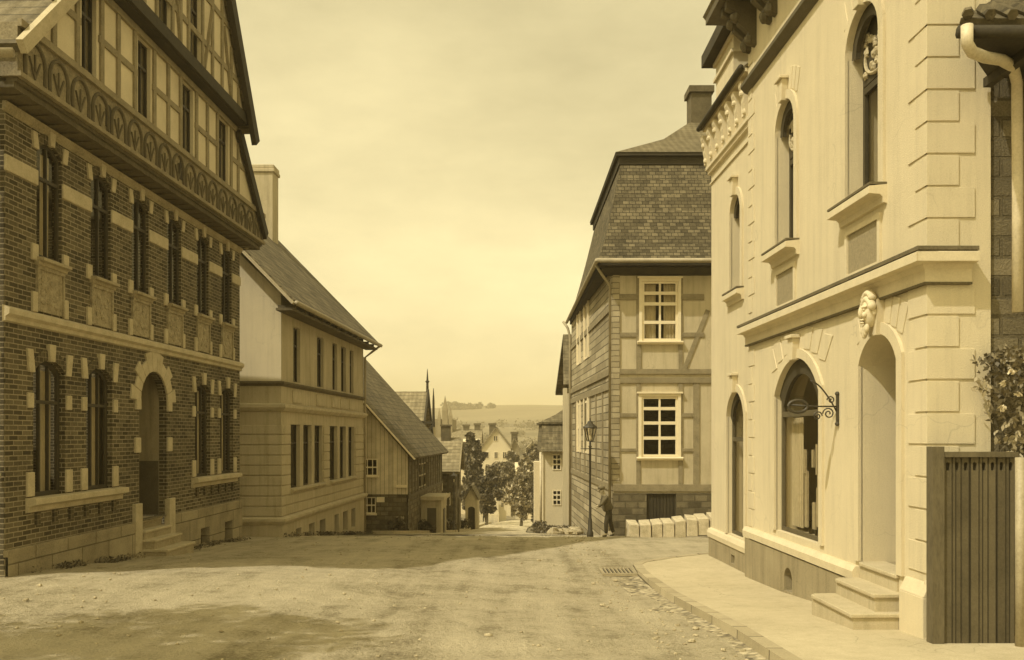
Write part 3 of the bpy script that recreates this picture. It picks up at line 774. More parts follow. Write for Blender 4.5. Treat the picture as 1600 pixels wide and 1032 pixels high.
# grooved lower storey: courses with real joints
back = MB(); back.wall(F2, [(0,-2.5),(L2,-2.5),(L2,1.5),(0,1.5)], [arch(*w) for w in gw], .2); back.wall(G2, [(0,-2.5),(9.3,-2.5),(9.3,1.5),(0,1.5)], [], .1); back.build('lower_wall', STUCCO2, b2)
groups = [(-.03, gw[0][0]-.08), (gw[2][1]+.08, gw[3][0]-.08), (gw[5][1]+.08, L2+.03)]
for k in range(9):
    z0, z1 = -2.36+.298*k, -2.36+.298*(k+1)-.035
    if z1 > .34: z1 = .34
    if z0 >= .33: break
    spans = groups if z1 > -1.72 else [(-.03, L2+.03)]
    for a, c in spans: m.box(F2, a, c, -.01, .035, z0, z1)
    m.box(G2, 0, 9.331, -.01, .033, z0, z1)
m.build('rusticated_courses', STUCCO2, b2, bevel=.012, seg=1)
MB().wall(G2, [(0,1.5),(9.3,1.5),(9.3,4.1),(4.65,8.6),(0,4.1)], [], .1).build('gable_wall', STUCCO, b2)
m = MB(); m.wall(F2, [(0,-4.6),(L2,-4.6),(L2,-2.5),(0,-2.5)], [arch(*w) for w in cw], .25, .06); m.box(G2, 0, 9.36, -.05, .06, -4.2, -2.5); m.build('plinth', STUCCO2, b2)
m = MB()
for F, a, c in ((F2,0,L2+.1),(G2,0,9.3)):
    m0, m1 = (1, 0) if F is F2 else (0, 1)
    m.mold(F, a, c, [(0,-2.62),(.1,-2.6),(.17,-2.5),(.17,-2.43),(.05,-2.38),(0,-2.38)], m0, m1)
    m.mold(F, a, c, [(0,.68),(.08,.7),(.16,.8),(.16,.88),(.04,.92),(0,.92)], m0, m1)
m.build('ledge', STONE, b2)
m = MB()
for F, a, c in ((F2,0,L2+.1),(G2,0,9.3)):
    m0, m1 = (1, 0) if F is F2 else (0, 1)
    m.mold(F, a, c, [(0,1.42),(.04,1.43),(.12,1.5),(.12,1.55),(0,1.57)], m0, m1)
m.build('cornice', CDARK, b2)
m = MB()
for k, w in enumerate(uw): m.box(F2, w[0]-.12, w[1]+.12, -.01, .03, .98, 1.36)
m.build('apron_panels', STONE, b2, bevel=.01)
for w in gw: 
    q = window(b2, F2, *w, 0, .17, .05, (.5,), (-.25,), DARKP)
for w in uw: window(b2, F2, *w, 0, .15, .05, (.5,), (2.75,), DARKP)
m = MB()
for a, c in ((gw[0][0]-.1, gw[2][1]+.1),(gw[3][0]-.1, gw[5][1]+.1)): m.mold(F2, a, c, [(0,-1.74),(.06,-1.74),(.13,-1.68),(.13,-1.63),(0,-1.61)])
m.build('sills', STONE, b2)
m = MB()
for w in cw: m.box(F2, w[0], w[1], -.2, -.14, w[2], w[3])
m.build('cellar_shutters', BLACKWD, b2)
m = MB(); m.add([F2.p(L2,-4.6,0),F2.p(L2,-4.6,-9),F2.p(L2,4.1,-9),F2.p(L2,8.6,-4.5),F2.p(L2,4.1,0)], [(0,1,2,3,4)]); m.add([F2.p(0,-4.6,-9.2),F2.p(L2,-4.6,-9.2),F2.p(L2,4.1,-9.2),F2.p(0,4.1,-9.2)], [(0,1,2,3)]); m.build('rear_walls', STUCCO2, b2)
m = MB(); e0, e1, rd = .55, -9.8, -4.25
m.slab(F2.p(-.55,3.85,e0), F2.p(L2+.5,3.85,e0), F2.p(L2+.5,8.75,rd), F2.p(-.55,8.75,rd), .16); m.slab(F2.p(-.55,3.75,e1), F2.p(L2+.5,3.75,e1), F2.p(L2+.5,8.75,rd), F2.p(-.55,8.75,rd), .16)
m.build('roof', TILE_L, b2)
m = MB(); m.bar(F2.p(-.58,3.72,e0), F2.p(-.58,8.65,rd), .07, .26, F2.U); m.bar(F2.p(L2+.53,3.72,e0), F2.p(L2+.53,8.65,rd), .07, .26, F2.U); m.build('bargeboard', STONE, b2)
m = MB(); m.box(F2, -.5, L2+.45, 0, .5, 3.55, 3.62)
for k in range(12): u = -.3+k*1.0; m.box(F2, u, u+.1, 0, .5, 3.62, 3.72)
m.build('eaves_soffit', TIMBER, b2)
m = MB(); m.tube([F2.p(-.6,3.74,e0+.08), F2.p(L2+.55,3.74,e0+.08)], .075, 8); m.tube([F2.p(L2+.4,3.7,e0+.05),F2.p(L2+.3,3.45,.3),F2.p(L2-.05,3.2,.09),F2.p(L2-.05,-4,.09)], .045, 8); m.build('gutter', ZINC, b2, smooth=True)
m = MB(); c0 = at(398,262,35.5); c1 = at(431,262,35.5)
m.wbox(c0.x, c1.x, 35.1, 35.9, 7.0, c0.z-.15); m.wbox(c0.x-.06, c1.x+.06, 35.04, 35.96, c0.z-.3, c0.z-.16); m.wbox(c0.x-.03, c1.x+.03, 35.07, 35.93, c0.z-.16, c0.z+.0)
m.build('chimney', STUCCO2, b2, bevel=.03)

# ================================================================== BOARD-CLAD GABLE HOUSE
F3 = Fr(-15.6, 40, 1, 0); xr = -4.65; W3 = xr+15.6; z3e = -.8
b3 = thing('boarded_house', (-8, 46, gs(44)), 'small house with vertical board cladding on its gable and a stone ground floor', 'house')
def rectF(F, xa, xb, ya, yb): (u0, zt), (u1, zb) = F.fp(xa, ya), F.fp(xb, yb); return (u0,u1,zb,zt)
w3 = [rectF(F3, 566, 590, 717, 744), rectF(F3, 566, 587, 777, 803)]
apex = W3/2-.15
MB().wall(F3, [(0,-2.65),(W3,-2.65),(W3,z3e),(W3-5.4,z3e+6.4),(0,z3e)], [arch(*w3[0])], .15).build('board_cladding', BOARDS, b3)
MB().wall(F3, [(0,-5.4),(W3-.05,-5.4),(W3-.05,-2.65),(0,-2.65)], [arch(*w3[1])], .2, -.06).build('stone_wall', RUBBLE, b3)
for w in w3:
    q = window(b3, F3, *w, 0, .05 if w is w3[0] else .14, .05, (.33,.67), ((w[2]+w[3])/2,), WHITEP); sill(q, F3, w[0]-.05, w[1]+.05, w[2], .08, .08, WHITEP)
S3 = Fr(xr, 40, .04, 1); L3 = 13
sw = [rectF(S3, 655, 670, 716, 742)]
u0, _ = S3.fp(655, 720); u1, _ = S3.fp(668, 720)
MB().wall(S3, [(0,-7),(L3,-7),(L3,-.8),(0,-.8)], [arch(u0,u1,-2.6,-1.4)], .15).build('side_wall', RUBBLE, b3)
window(b3, S3, u0, u1, -2.6, -1.4, 0, .1, .06, (.5,), (-2,), WHITEP)
m = MB()
for k in range(14): u = .15+k*.95; m.box(S3, u, u+.14, 0, .03, -2.7, -.85)
m.box(S3, 0, L3, 0, .035, -2.85, -2.7); m.build('timber_frame', TIMBER, b3)
m = MB(); ex, ez, rx, rz = xr+.35, -1.0, xr-5.3, 5.35
m.slab((ex,39.7,ez),(ex+.55,53.3,ez),(rx+.5,53.3,rz),(rx,39.7,rz),.15); m.slab((xr-11,39.7,-1.4),(xr-10.6,53.3,-1.4),(rx+.5,53.3,rz),(rx,39.7,rz),.15); m.build('roof', TILE_L, b3)
m = MB(); m.bar((ex,39.66,ez-.08),(rx,39.66,rz-.08),.06,.22,(0,1,0)); m.build('bargeboard', WHITEP, b3)
m = MB(); m.add([(xr+.5,53,-7.5),(xr-10,53,-7.5),(xr-10,53,-1.2),(rx+.5,53,5.1),(xr+.5,53,-1.2)], [(0,1,2,3,4)]); m.add([F3.p(0,-6,0),(xr-10.5,53,-7.5),(xr-10.5,53,-1),F3.p(0,-1,0)], [(0,1,2,3)]); m.build('rear_walls', RUBBLE, b3)
u0, zt = F3.fp(588.5, 777); u1, zb = F3.fp(601, 785)
m = MB(); m.box(F3, u0, u1, .02, .05, zb, zt); o = m.build('notice_board', WHITEP, b3); 
m = MB(); (u0, zt), (u1, zb) = F3.fp(619, 758), F3.fp(636, 762); m.box(F3, u0, u1, .0, .12, zb, zt); m.build('shelf', WHITEP, b3)
# porch against its street side
p0 = S3.p(5.0, -3.0); b3p = MB()
b3p.box(S3, 4.2, 6.4, 0, 1.0, -5.6, -3.2); b3p.build('porch', STUCCO2, b3)
MB().box(S3, 4.0, 6.6, 0, 1.15, -3.2, -3.02).build('porch_roof', STONE, b3)
m = MB(); m.box(S3, 4.9, 5.6, 1.0, 1.04, -5.4, -3.7); m.box(Fr(S3.p(4.2,0,0).x, S3.p(4.2,0,0).y, 1, 0), .3, .75, 0, .03, -5.3, -3.6); m.build('porch_door', BROWNP, b3)

# ---- house with carved gable truss
b4 = thing('truss_gable_house', (-9, 64, gs(62)), 'tall roofed house with carved finial truss rising behind the boarded house', 'house')
y4, xg = 60, at(659,612,60).x; zr = at(0,612,64).z; ze = at(0,700,60).z
m = MB(); m.slab((-20,59.4,ze),(xg,59.4,ze),(xg,64,zr),(-20,64,zr),.2); m.slab((-20,68.6,ze),(xg,68.6,ze),(xg,64,zr),(-20,64,zr),.2); m.build('roof', TILE_F, b4)
m = MB(); gx4 = xg-.7
m.add([(gx4,60,-7.5),(gx4,68,-7.5),(gx4,68,ze+.1),(gx4,64,zr-.3),(gx4,60,ze+.1)], [(0,1,2,3,4)]); m.wbox(-20,gx4-.01,60,60.2,-7.5,ze+.3); m.wbox(-20,gx4-.01,67.8,68,-7.5,ze+.3); m.wbox(-20,-19.8,60,68,-7.5,ze+.3); m.build('wall', PLAST2, b4)
m = MB()
m.bar((xg+.05,59.3,ze-.1),(xg+.05,64,zr+.05),.12,.3,(0,1,0)); m.bar((xg+.05,68.7,ze-.1),(xg+.05,64,zr+.05),.12,.3,(0,1,0)); m.build('bargeboard', BLACKWD, b4)
m = MB(); xf = xg+.75
m.tube([(xg,64,zr-1.2),(xg,64,zr+.7),(xg,64,zr+1.6)], [.14,.09,.02], 6); m.lathe((xg,64,zr+.7), [(.02,-.15),(.16,0),(.02,.15)], 8); m.build('finial', BLACKWD, b4)
m = MB(); m.tube([(xf,60.4,ze+1.4),(xf,60.4,ze+3.2),(xf,60.4,ze+4.0)], [.11,.08,.02], 6); m.bar((xg-.5,60.4,ze+1.7),(xf+.1,60.4,ze+1.7),.16,.16); m.bar((xg-.6,60.4,ze-.2),(xf,60.4,ze+1.6),.14,.16); m.bar((xg-.1,60.4,ze-3),(xg-.1,60.4,ze+1.8),.3,.3); m.build('truss_bracket', BLACKWD, b4)

# ---- ivy house
b5 = thing('ivy_house', (-6.3, 58, gs(58)), 'ivy covered house with pale clay roof beside the road going downhill', 'house')
F5 = Fr(-8.9, 57, 1, 0); x5 = at(728,700,57).x
m = MB(); zr5, ze5 = at(0,684,60).z, at(0,737,56.5).z
xa, xb = -10.2, at(722,700,60).x
m.slab((xa,56.4,ze5),(xb,56.4,ze5),(xb,60,zr5),(xa,60,zr5),.18); m.slab((xa,63.6,ze5),(xb,63.6,ze5),(xb,60,zr5),(xa,60,zr5),.18); m.build('roof', TILE_F, b5)
m = MB(); m.wbox(-10,xb-.25,57,63,-8,ze5-.0); m.add([(xb-.25,57,ze5),(xb-.25,63,ze5),(xb-.25,60,zr5-.2)], [(0,1,2)]); m.build('wall', RUBBLE, b5)
m = MB(); m.bar((xb+.03,56.3,ze5-.1),(xb+.03,60,zr5),.08,.22,(0,1,0)); m.build('bargeboard', TIMB2, b5)
F5 = Fr(-10, 57, 1, 0)
for xa_, xb_, ya, yb in ((683,692,752,768),(697,704,770,790)):
    (u0, zt), (u1, zb) = F5.fp(xa_, ya), F5.fp(xb_, yb); window(b5, F5, u0, u1, zb, zt, 0, -.02, .05, (.5,), ((zb+zt)/2,), WHITEP, pane=True)
for k, px_ in enumerate((686,700,716)):
    m = MB(); c = at(px_, 790, 56.8); m.wbox(c.x-.06, c.x+.06, 56.9, 57.0, -6.4, ze5); m.build('post', TIMBER, b5)
m = MB()
for k in range(16): leaves(m, (random.uniform(-7.2,-4.2), 56.7, random.uniform(-5.8,-2.6)), (.7,.25,.8), 130, .16)
m.build('ivy', LEAF, b5)

m = MB(); c = at(697, 676, 60); m.wbox(c.x-.3, c.x+.3, 59.6, 60.2, zr5-1, c.z+.4); m.wbox(c.x-.36, c.x+.36, 59.54, 60.26, c.z+.4, c.z+.52); m.build('chimney', CHIM, b5)
m = MB(); m.wbox(-12.3, -11.7, 63.7, 64.3, zr-1, zr+1.1); m.wbox(-12.4, -11.6, 63.6, 64.4, zr+1.1, zr+1.25); m.build('chimney', CHIM, b4)
# ---- low gatehouse
b6 = thing('small_shed', (-3.4, 70, gs(70)), 'small pale gabled shed with an arched dark doorway beside the road', 'shed')
F6 = Fr(at(727,0,68).x, 68, 1, 0); w6 = at(746,0,68).x-at(727,0,68).x; zt6 = at(0,778,68).z; za6 = at(0,760,68).z
MB().wall(F6, [(0,-8),(w6,-8),(w6,zt6),(w6/2,za6),(0,zt6)], [arch(.15,w6-.15,-8+.01,at(0,792,68).z,.3)], .3).build('wall', STUCCO2, b6)
m = MB(); p = F6.O; m.wbox(p.x+.0,p.x+w6,68.01+.3,68.4,-8,zt6-.5); m.build('door', BLACKWD, b6)
m = MB(); x0, x1, xm = p.x-.15, p.x+w6+.15, p.x+w6/2
m.slab((x0,67.8,zt6-.15),(xm,67.8,za6+.05),(xm,72,za6+.05),(x0,72,zt6-.15),.1); m.slab((x1,67.8,zt6-.15),(xm,67.8,za6+.05),(xm,72,za6+.05),(x1,72,zt6-.15),.1); m.build('roof', TILE_S, b6)
m = MB(); m.wbox(p.x+.002,p.x+.2,68.1,72,-8.3,zt6); m.wbox(p.x+w6-.2,p.x+w6-.002,68.1,72,-8.3,zt6); m.build('side_walls', STUCCO2, b6)

# ================================================================== FAR TOWN
def simple_house(name, label, px0, px1, ytop, yeave, ybase, Y, depth, wallm, roofm, gable=True, chims=(), wins=(), cat='house', group=None):
    x0, x1 = at(px0,0,Y).x, at(px1,0,Y).x; zt, ze, zb = at(0,ytop,Y).z, at(0,yeave,Y).z, min(at(0,ybase,Y).z, gs(Y)-.5)
    b = thing(name, ((x0+x1)/2, Y+depth/2, zb), label, cat, group)
    F = Fr(x0, Y, 1, 0); W = x1-x0; o = W*.05
    if gable:
        m = MB(); m.prism([F.p(0,zb),F.p(W,zb),F.p(W,ze),F.p(W/2,zt-.25),F.p(0,ze)], -F.n*depth); m.build('wall', wallm, b)
        m = MB(); xm = (x0+x1)/2
        for xe in (x0-o, x1+o): m.slab((xe,Y-.4,ze-(zt-ze)*.1),(xm,Y-.4,zt),(xm,Y+depth+.4,zt),(xe,Y+depth+.4,ze-(zt-ze)*.1),.2)
        m.build('roof', roofm, b)
    else:
        m = MB(); m.wbox(x0,x1,Y,Y+depth,zb,ze); ym = Y+depth/2; m.prism([(x0+.02,Y+.02,ze),(x0+.02,Y+depth-.02,ze),(x0+.02,ym,zt-.3)], (x1-x0-.04,0,0)); m.build('wall', wallm, b)
        m = MB()
        for ye in (Y-.5, Y+depth+.5): m.slab((x0-o,ye,ze-.3),(x1+o,ye,ze-.3),(x1+o,ym,zt),(x0-o,ym,zt),.2)
        m.build('roof', roofm, b)
    for cx, ct in chims:
        c = at(cx, ct, Y); m = MB(); yc = Y+depth/2; m.wbox(c.x-.55,c.x+.55,yc-.5,yc+.5,zt-3,c.z); m.wbox(c.x-.7,c.x+.7,yc-.65,yc+.65,c.z,c.z+.35); m.build('chimney', CHIM, b)
    for xa, xb, ya, yb in wins:
        (u0, z1), (u1, z0) = F.fp(xa, ya), F.fp(xb, yb); w = MB(); w.box(F, u0, u1, 0, .06, z0, z1); wo = w.build('window', WHITEP, b)
        q = MB(); f = (u1-u0)*.12; um = (u0+u1)/2
        q.box(F, u0+f, um-f/2, .05, .08, z0+f, z1-f); q.box(F, um+f/2, u1-f, .05, .08, z0+f, z1-f); q.build('pane', DARKP, wo)
    return b
simple_house('gabled_house', 'white gabled house with brown attic window in the valley below the hill', 752, 798, 667, 697, 742, 150, 14, FARW, TILE_F, True, ((768,664),), ((771,778,681,690),(758,764,706,717),(772,778,706,717),(785,791,706,717),(758,764,725,735)))
simple_house('long_house', 'pale long roofed house with two chimneys left of the white gabled house', 706, 750, 671, 690, 740, 165, 12, FARW, TILE_F, False, ((726,666),(744,664)))
simple_house('narrow_house', 'grey narrow house with dark roof right of the white gabled house', 796, 812, 682, 700, 742, 152, 8, FARD, TILE_F, True, ((804,678),), ((800,805,708,716),))
simple_house('low_house', 'low pale roofed house half hidden behind the round tree', 806, 836, 724, 733, 760, 125, 8, FARW, FARW, False)
simple_house('roadside_hut', 'tiny white hut with one window beside the bend of the road', 779, 791, 765, 775, 802, 112, 3, FARW, TILE_F, True, (), ((783,787,785,793),))
simple_house('distant_house', 'faint grey roofed house under the hill at the right', 822, 842, 690, 702, 730, 190, 10, FARW, TILE_F, True)
# spired church
YC = 170; ch = thing('church', at(690,700,YC), 'hazy stone church with one tall spire and slim pinnacles beyond the roofs', 'church')
m = MB(); a, c = at(671,655,YC), at(706,655,YC); m.wbox(a.x, c.x, YC, YC+14, -22, a.z); m.build('nave', FARD, ch)
def spire(px0, px1, yb, yt):
    a, c = at(px0,yb,YC), at(px1,yb,YC); w = (c.x-a.x); cx_ = (a.x+c.x)/2; t = at(0,yt,YC).z; m = MB()
    m.wbox(a.x, c.x, YC-.5, YC-.5+w, -22, a.z+(t-a.z)*.35); m.add([(a.x,YC-.5,a.z+(t-a.z)*.35),(c.x,YC-.5,a.z+(t-a.z)*.35),(c.x,YC-.5+w,a.z+(t-a.z)*.35),(a.x,YC-.5+w,a.z+(t-a.z)*.35),(cx_,YC-.5+w/2,t)], [(0,1,4),(1,2,4),(2,3,4),(3,0,4)]); return m
spire(691,700,655,618).build('spire', FARD, ch)
for a_ in ((684,689,660,637),(701,707,658,636),(671,675,664,650)): spire(*a_).build('pinnacle', FARD, ch)

# ================================================================== HALF-TIMBERED HOUSE (right middle)
YH = 27; xh = at(958,0,YH).x
H1 = Fr(xh, YH, 1, 0); H2 = Fr(xh, YH, -.0286, 1, -1); WH, LH = 8.5, 13.2
b7 = thing('half_timbered_house', (6.5, 33, -3.4), 'two storey half timbered house with mossy mansard roof and white windows', 'house')
def hz(y): return (HY-y)/FPX*YH
def hu(x): return (x-CX)/FPX*YH-xh
win7 = [(hu(1003),hu(1059),hz(533),hz(440)), (hu(1002),hu(1059),hz(714),hz(620)), (hu(1130),hu(1186),hz(533),hz(440)), (hu(1130),hu(1186),hz(714),hz(620))]
MB().wall(H1, [(0,-1.75),(WH,-1.75),(WH,5.4),(0,5.4)], [arch(*w) for w in win7], .15).build('front_wall', PLAST2, b7)
MB().wall(H1, [(0,-4),(WH,-4),(WH,-1.75),(0,-1.75)], [arch(hu(1010),hu(1056),-3.3,hz(772))], .2, .03).build('stone_base', RUBBLE, b7)
m = MB(); m.box(H1, hu(1010), hu(1056), -.12, -.06, -3.3, hz(772)); 
for k in range(9): x = hu(1010)+.02+k*.1; m.box(H1, x, x+.085, -.06, -.03, -3.3, hz(774))
m.build('cellar_door', BLACKWD, b7)
m = MB(); th = (-.01, .035)
def hb_(y0, y1, x0, x1, dd=0): m.box(H1, hu(x0), hu(x1), th[0], th[1]+dd, hz(y1), hz(y0))
segs = [(958,1003),(1059,1130)]
for y0, y1 in ((460,469),(520,527)):
    for a, c in ((961,996),(1065,1100)): hb_(y0, y1, a, c)
hb_(577,585,958,1245,.01); hb_(590,599,958,1245,.012); hb_(757,768,958,1245,.02); hb_(412,420,958,1245,.01)
for y0, y1 in ((646,652),(701,706)):
    for a, c in ((961,996),(1065,1084)): hb_(y0, y1, a, c)
for x0, x1, y0, y1 in ((994,1002,420,577),(1060,1067,420,577),(994,1001,599,757),(1060,1067,599,757),(1083,1093,599,757),(1120,1128,420,577),(1186,1194,420,577),(1120,1128,599,757),(1186,1194,599,757)):
    m.box(H1, hu(x0), hu(x1), th[0], th[1]-.005, hz(y1), hz(y0))
m.bar(H1.p(hu(1106),hz(485),.01), H1.p(hu(1069),hz(578),.01), .14, .04, H1.n)
m.build('timber_frame', TIMB2, b7, bevel=.006)
m = MB(); m.box(H1, -.012, hu(968), -.05, .05, hz(757), 5.3); m.box(H2, .001, .35, -.03, .045, hz(757), 5.3); m.build('shingled_corner', SHINGLE, b7)
for w in win7:
    zm = w[2]+(w[3]-w[2])*(.62 if w[2] > 0 else .56)
    q = window(b7, H1, *w, 0, .03, .07, (.5,), (zm, w[2]+(w[3]-w[2])*.31, w[2]+(w[3]-w[2])*.8), WHITEP, bt=.06, curtain=(1 if w[2] > 0 else 0))
    m = MB(); fw = .09
    m.box(H1, w[0]-fw, w[0]+.0, 0, .06, w[2]-.02, w[3]+fw); m.box(H1, w[1], w[1]+fw, 0, .06, w[2]-.02, w[3]+fw); m.box(H1, w[0], w[1], 0, .058, w[3], w[3]+fw); m.build('casing', WHITEP, q)
    sill(q, H1, w[0]-.15, w[1]+.15, w[2]-.01, .13, .1, WHITEP)
    MB().box(H1, w[0]-.14, w[1]+.14, 0, .11, w[3]+fw, w[3]+fw+.05).build('hood', WHITEP, q)
# street side wall
sw7 = []
for xa_, xb_ in ((914.5,920),(903.5,907.5)):
    u0, _ = H2.fp(xb_, 560); u1, _ = H2.fp(xa_, 560)
    a, c = sorted((u0, u1)); sw7 += [(a,c,2.9,5.0),(a,c,-.7,1.3)]
MB().wall(H2, [(0,-5),(LH,-5),(LH,5.4),(0,5.4)], [arch(*w) for w in sw7], .12).build('side_wall', BOARDH, b7)
for w in sw7:
    q = window(b7, H2, *w, 0, .03, .08, (.5,), ((w[2]+w[3])/2,), WHITEP, bt=.06)
    m = MB(); m.box(H2, w[0]-.12, w[0], 0, .07, w[2], w[3]+.1); m.box(H2, w[1], w[1]+.12, 0, .07, w[2], w[3]+.1); m.build('casing', WHITEP, q)
m = MB()
for z in (hz(763), 1.5, 1.95, 3.9): m.box(H2, 0.36, LH, 0, .05, z-.1, z+.1)
for k in range(8): u = .5+k*1.75; m.box(H2, u, u+.16, 0, .04, hz(757), 1.4)
m.build('side_timbers', TIMB2, b7)
m = MB(); m.add([(xh-.37,YH+LH,-5),(11.5,YH+LH,-5),(11.5,YH+LH,5.4),(xh-.37,YH+LH,5.4)], [(0,1,2,3)]); m.add([(11.5,YH,-4),(11.5,YH+LH,-5),(11.5,YH+LH,5.4),(11.5,YH,5.4)], [(0,1,2,3)]); m.build('rear_walls', RUBBLE, b7)
def mansard(b, ea, br, rd, z0, z1, z2, mat1, mat2, lip=.35, lipm=None):
    # ea=(x0,x1,y0,y1) eaves rect; br break rect; rd=(xa,xb,y) ridge
    def R4(r, z): return [Vector((r[0],r[2],z)),Vector((r[1],r[2],z)),Vector((r[1],r[3],z)),Vector((r[0],r[3],z))]
    a, c = R4(ea, z0), R4(br, z1); m = MB(); n = 6
    for i in range(4):
        j = (i+1) % 4; prev = (a[i], a[j])
        for k in range(1, n+1):
            t = k/n; s = t**.8; zz = z0+(z1-z0)*t
            p = a[i].lerp(c[i], s); q = a[j].lerp(c[j], s); p.z = q.z = zz
            m.add([prev[0], prev[1], q, p], [(0,1,2,3)]); prev = (p, q)
    m.add(a, [(0,1,2,3)]); m.build('lower_roof', mat1, b)
    o = .18; e = (br[0]-o, br[1]+o, br[2]-o, br[3]+o); d = R4(e, z1+lip); r0, r1 = Vector((rd[0],rd[2],z2)), Vector((rd[1],rd[2],z2)); m = MB()
    def cur(p, q, k=.45, sag=.22):
        x = p.lerp(q, k); x.z -= sag*(z2-z1); return x
    r0m, r1m = [cur(d[i], r0 if i in (0, 3) else r1, .5, .09) for i in (0, 1)], None
    mids = [cur(d[0], r0, .5, .09), cur(d[1], r1, .5, .09), cur(d[2], r1, .5, .09), cur(d[3], r0, .5, .09)]
    for i in range(4): j = (i+1) % 4; m.add([d[i], d[j], mids[j], mids[i]], [(0,1,2,3)])
    m.add([mids[0],mids[1],r1,r0], [(0,1,2,3)]); m.add([mids[2],mids[3],r0,r1], [(0,1,2,3)]); m.add([mids[1],mids[2],r1], [(0,1,2)]); m.add([mids[3],mids[0],r0], [(0,1,2)])
    m.build('upper_roof', mat2, b)
    m = MB(); m.wbox(e[0]+.02, e[1]-.02, e[2]+.02, e[3]-.02, z1+lip-.1, z1+lip-.002); m.wbox(e[0]+.12, e[1]-.12, e[2]+.12, e[3]-.12, z1-.05, z1+lip-.1); m.build('roof_break', lipm or BLACKWD, b)
mansard(b7, (2.55,12.2,26.45,40.8), (3.42,11.6,28.2,37.2), (7.0,9.5,32.5), 5.2, 8.55, 11.7, TILE_M, TILE_S, .3)
m = MB(); m.wbox(2.62,12.1,26.5,26.96,5.02,5.19); m.wbox(2.62,3.0,26.96,40.6,5.0,5.19); m.mold(H1, -.35, WH+.2, [(0,4.8),(.1,4.82),(.3,5.0),(0,5.02)]); m.build('eaves_cornice', BLACKWD, b7)
m = MB(); m.tube([(2.5,26.4,5.14),(2.5,40.9,5.14)], .07, 8); m.tube([(2.5,26.38,5.14),(12,26.38,5.14)], .07, 8); m.build('gutter', ZINC, b7, smooth=True)
m = MB(); m.tube([(2.5,26.8,5.1),(2.7,26.85,4.8),(xh-.08,27.1,4.5),(xh-.09,27.12,-2.9)], .045, 8); m.tube([(2.3,40.3,5.1),(2.5,40.2,4.8),(2.6,40.15,4.4),(2.6,40.15,-4.3)], .06, 8); m.build('downpipe', ZINC, b7, smooth=True)
m = MB(); c0, c1 = at(1080,140,31.6), at(1112,140,31.6); m.wbox(c0.x,c1.x,31.6,32.4,10,c0.z-.1); m.wbox(c0.x-.08,c1.x+.08,31.52,32.48,c0.z-.1,c0.z+.12); m.build('chimney', CHIM, b7)
# row of cut stone blocks
st = None
xs0 = at(981,0,25.9).x
for k in range(8):
    zb = gs(26)-.0+.03*k; w_ = .40; x = xs0+k*.335; dz = .02*k
    nm = ('pale cut stone block, first of the row at the lamp end', 'pale cut stone block, second of the row from the lamp end', 'pale cut stone block, third of the row from the lamp end', 'pale cut stone block, fourth of the row from the lamp end', 'pale cut stone block, fifth of the row from the lamp end', 'pale cut stone block, sixth of the row from the lamp end', 'pale cut stone block, seventh of the row, beside the white house corner', 'pale cut stone block at the hidden end of the row behind the white house')[k]
    m = MB(); h = .36+random.uniform(-.03,.03); y0 = 25.75+random.uniform(-.03,.03)
    tw = random.uniform(-.03,.03); m.prism([(x,y0,zb-.1),(x+.315,y0+tw,zb-.1),(x+.31,y0+tw+.02,zb+h),(x+random.uniform(0,.03),y0+.02,zb+h+random.uniform(-.03,.03))], (random.uniform(-.03,.03),.6,.1)); o = m.build('stone_block', BLOCKS, bevel=.01)
    o['label'] = nm; o['category'] = 'stone block'; o['group'] = 'row of cut stone blocks'

# ---- pale annex and white cottage beyond
b8 = thing('pale_annex', (4, 44, gs(43)), 'narrow pale plastered house squeezed behind the half timbered house', 'house')
x80 = at(890,0,41).x; z8 = at(0,598,41).z
m = MB(); m.wbox(x80,6,41,46.5,-6.5,z8); m.build('wall', STUCCO2, b8)
m = MB(); m.slab((x80-.3,40.7,z8-.1),(6,40.7,z8-.1),(6,44.5,z8+2.6),(x80-.1,44.5,z8+2.6),.2); m.slab((x80-.3,48.3,z8-.1),(6,48.3,z8-.1),(6,44.5,z8+2.6),(x80-.1,44.5,z8+2.6),.2); m.build('roof', TILE_L, b8)
m = MB(); m.mold(Fr(x80,41,1,0), -.12, 2, [(0,z8-.5),(.1,z8-.45),(.2,z8-.15),(0,z8-.12)]); m.build('cornice', STONE, b8)
m = MB(); m.wbox(x80+.05,x80+.2,40.93,41,-6,z8-.5); m.build('pilaster', STONE, b8)
b9 = thing('white_cottage', (3, 55, gs(53)), 'white cottage with small paned windows and dark hipped roof at the right of the road', 'house')
x9 = at(849,0,52).x; F9 = Fr(x9, 52, 1, 0); z9 = at(0,704,52).z
w9 = []
for xa_, xb_, ya, yb in ((863,877,710,735),(863,877,766,790)):
    (u0, zt), (u1, zb) = F9.fp(xa_, ya), F9.fp(xb_, yb); w9.append((u0,u1,zb,zt))
MB().wall(F9, [(0,-7),(5,-7),(5,z9),(0,z9)], [arch(*w) for w in w9], .12).build('wall', FARW, b9)
m = MB(); m.wbox(x9,x9+.1,52.005,60,-7.6,z9); m.wbox(x9+4.9,x9+5,52.01,60,-7.6,z9); m.wbox(x9+.1,x9+4.9,59.9,60,-7.6,z9); m.build('side_walls', FARW, b9)
for w in w9: window(b9, F9, *w, 0, .02, .06, (.5,), (w[2]+(w[3]-w[2])*.36, w[2]+(w[3]-w[2])*.68), WHITEP, bt=.05)
mansard(b9, (x9-.15,x9+5.3,51.6,60.4), (x9-.05,x9+5.0,52.9,59), (x9+2.2,x9+3,56), z9-.05, at(0,662,52.9).z, at(0,626,56).z, TILE_L, TILE_L, .06, TILE_L)
m = MB(); m.tube([(x9-.15,51.9,z9-.1),(x9-.15,51.9,-5.7)], .07, 8); m.build('downpipe', ZINCL, b9, smooth=True)
